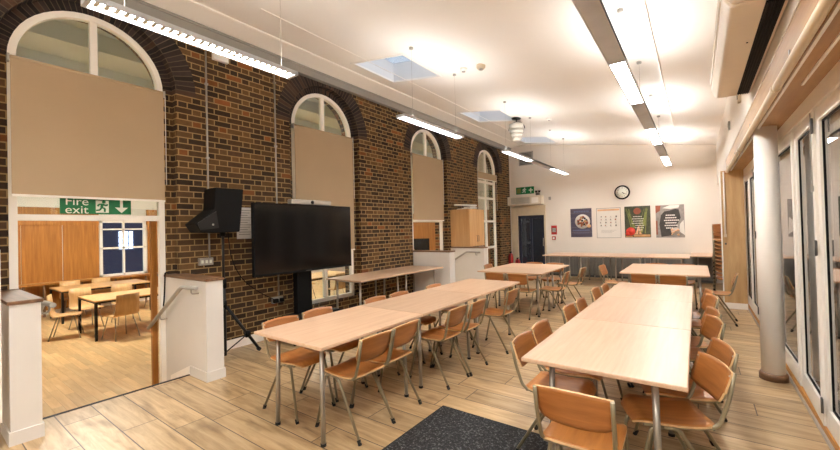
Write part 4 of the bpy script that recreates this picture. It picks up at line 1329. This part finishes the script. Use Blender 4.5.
# building beyond that window with one lit window
m = MB(); m.box(-18.4, -18, -2, 10, -1, 3.2)
struct(m.build('wall_neighbour', plain('dusk_wall', srgb(58, 58, 78), .8)))
o = bpy.data.objects.new('window_9', None); COL.objects.link(o); struct(o)
MB().box(-18, -17.96, 5.02, 5.5, 1.05, 1.75).build('pane', M['farwin'], o)
m = MB()
for k in range(4): m.box(-17.97, -17.93, 5.0 + k * .16, 5.03 + k * .16, 1.03, 1.77)
for k in range(4): m.box(-17.97, -17.93, 5.0, 5.52, 1.03 + k * .235, 1.06 + k * .235)
m.build('window_frame', M['p_blue'], o)
t = thing('bench_shelf', 'long wooden bench shelf along the panelled wall of the lower room', 'bench', (0, 0, 0))
MB().box(LX + .03, LX + .45, -1.5, 4.6, .42, .46).build('shelf_board', M['oak'], t)
m = MB()
for k in range(18): m.box(LX + .38, LX + .42, -1.4 + k * .345, -1.36 + k * .345, LOWZ, .42)
m.build('slat_supports', M['cap'], t)
for k, y in enumerate((2.0, 7.4)):
    t = thing('ceiling_lamp', ['lit ceiling lamp over the tables of the lower room', 'lit ceiling lamp at the far end of the lower room'][k], 'light', (-9.5, y, 3.75))
    MB().box(-.62, .62, -.32, .32, 0, .05).build('housing', M['lamp_body'], t)
    MB().box(-.58, .58, -.28, .28, -.008, 0).build('diffuser', M['lamp_low'], t)
    MB().box(-.5, .5, -.2, .2, .05, .056).build('uplight', M['lamp_low_fill'], t)  # glow added on the lamp top to brighten the lower ceiling
    for s in (-1, 1): MB().tube([(s * .4, 0, .05), (s * .4, 0, .40)], .006, 6).build('rod', M['metal'], t)

low_tab = make_table('canteen_table', 1.10, 1.70, .72, M['cab'], M['cab'], 'wooden table with dark legs in the lower room, nearest the steps', 'tables in the lower room', M['blackmetal'], inset=.03, square=True)
low_tab.location = (-9.28, 2.93, LOWZ)
dup(low_tab, (-11.72, 2.95, LOWZ), 0, 'wooden table with dark legs in the lower room, nearer the panelling', 'tables in the lower room')
dup(low_tab, (-8.2, 6.6, LOWZ), 0, 'wooden table in the lower room seen below the television', 'tables in the lower room')
def make_shell_chair():
    t = thing('shell_chair', '', 'chair')
    W = .205
    grid = []
    prof = [(.21, .415), (.19, .435), (.10, .44), (-.06, .43), (-.15, .432), (-.19, .47), (-.205, .56), (-.22, .68), (-.235, .82)]
    for i, (y, z) in enumerate(prof):
        w = W * (1 - .08 * (i / 8 if i > 5 else 0))
        grid.append([(w * u, y, z) for u in (-1, -.5, 0, .5, 1)])
    MB().slab(grid[::-1], .012).build('shell', [M['cab'], M['plyedge']], t)
    for sx in (-1, 1):
        for sy, yt in ((-1, -.10), (1, .12)):
            MB().tube([(sx * .14, yt, .425), (sx * .20, sy * .22, 0)], .009, 6).build('leg', M['chrome'], t)
    return t
sc_ = make_shell_chair()
G7 = 'wooden shell chairs in the lower room'
spots = [(-9.62, 1.88, -.35, 'shell chair turned sideways at the near corner of the lower table'), (-8.66, 2.44, PI / 2 + .2, 'shell chair with its back to the steps at the lower table'),
         (-9.3, 4.0, PI, 'shell chair beyond the far edge of the near lower table'), (-10.15, 2.95, -PI / 2, 'shell chair between the two lower tables, nearer the window'),
         (-10.2, 2.3, -PI / 2 + .2, 'shell chair between the two lower tables, nearer the camera'), (-12.2, 2.5, -PI / 2, 'shell chair against the panelling at the far lower table'),
         (-12.2, 3.1, -PI / 2, 'shell chair under the window at the far lower table'), (-11.6, 4.05, PI, 'shell chair at the window edge of the far lower table'),
         (-7.4, 6.5, PI / 2, 'shell chair at the lower table seen below the television'), (-8.9, 6.7, -PI / 2, 'shell chair at the lower table behind the television')]
for k, (x, y, r, lab) in enumerate(spots):
    if k == 0:
        sc_.location = (x, y, LOWZ); sc_.rotation_euler[2] = r; tag(sc_, lab, 'chair', G7)
    else:
        dup(sc_, (x, y, LOWZ), r, lab, G7)
# monitor on a desk seen through the third window
t = thing('office_desk', 'wooden desk behind the third arched window', 'desk', (-7.55, 10.2, LOWZ))
MB().box(-.75, .75, -.35, .35, .98, 1.02).build('desk_top', M['cab'], t)
for sx in (-1, 1): MB().box(sx * .72 - .02, sx * .72 + .02, -.33, .33, 0, .98).build('side_panel', M['cab'], t)
t = thing('desk_monitor', 'black monitor on the desk seen through the third opening', 'monitor', (-7.42, 10.15, LOWZ + 1.02), PI * .1)
MB().box(-.34, .34, -.02, .02, .12, .54).build('screen_case', M['black'], t, bevel=.006)
MB().box(-.33, .33, -.022, -.02, .14, .53).build('screen', M['screen'], t)
MB().box(-.03, .03, .0, .04, .0, .2).build('stand', M['black'], t)
MB().box(-.12, .12, -.08, .1, 0, .012).build('foot', M['black'], t)
tag(MB().box(-7.75, -7.5, 9.87, 9.99, LOWZ + 1.02, LOWZ + 1.22).build('desk_box', M['cab']), 'small tan box in front of the black monitor', 'box')

# ---------------------------------------------------------------- world, camera, view
w = bpy.data.worlds.new('World'); S.world = w; w.use_nodes = True
bg = w.node_tree.nodes['Background']
bg.inputs[0].default_value = (.68, .74, .82, 1); bg.inputs[1].default_value = .62

yaw, pitch, roll = math.radians(36.0), math.radians(.688), math.radians(-1.446)
fo = Vector((-math.sin(yaw) * math.cos(pitch), math.cos(yaw) * math.cos(pitch), math.sin(pitch)))
r = Vector((math.cos(yaw), math.sin(yaw), 0)); u = r.cross(fo)
r2 = r * math.cos(roll) + u * math.sin(roll); u2 = -r * math.sin(roll) + u * math.cos(roll)
cam = bpy.data.cameras.new('camera'); co = bpy.data.objects.new('camera', cam); COL.objects.link(co)
cam.sensor_fit = 'HORIZONTAL'; cam.sensor_width = 36; cam.lens = 381.09 / 840 * 36
cam.clip_start = .02; cam.clip_end = 200
co.matrix_world = Matrix(((r2.x, u2.x, -fo.x, 0), (r2.y, u2.y, -fo.y, 0), (r2.z, u2.z, -fo.z, 1.52), (0, 0, 0, 1)))
S.camera = co
vs = S.view_settings
S.display_settings.display_device = 'sRGB'
vs.view_transform = 'Standard'; vs.look = 'None'; vs.gamma = 1; vs.use_curve_mapping = False
vs.exposure = 0.95
S.cycles.use_denoising = True
S.cycles.max_bounces = 12; S.cycles.diffuse_bounces = 9; S.cycles.glossy_bounces = 4; S.cycles.transparent_max_bounces = 12
S.cycles.sample_clamp_indirect = 6
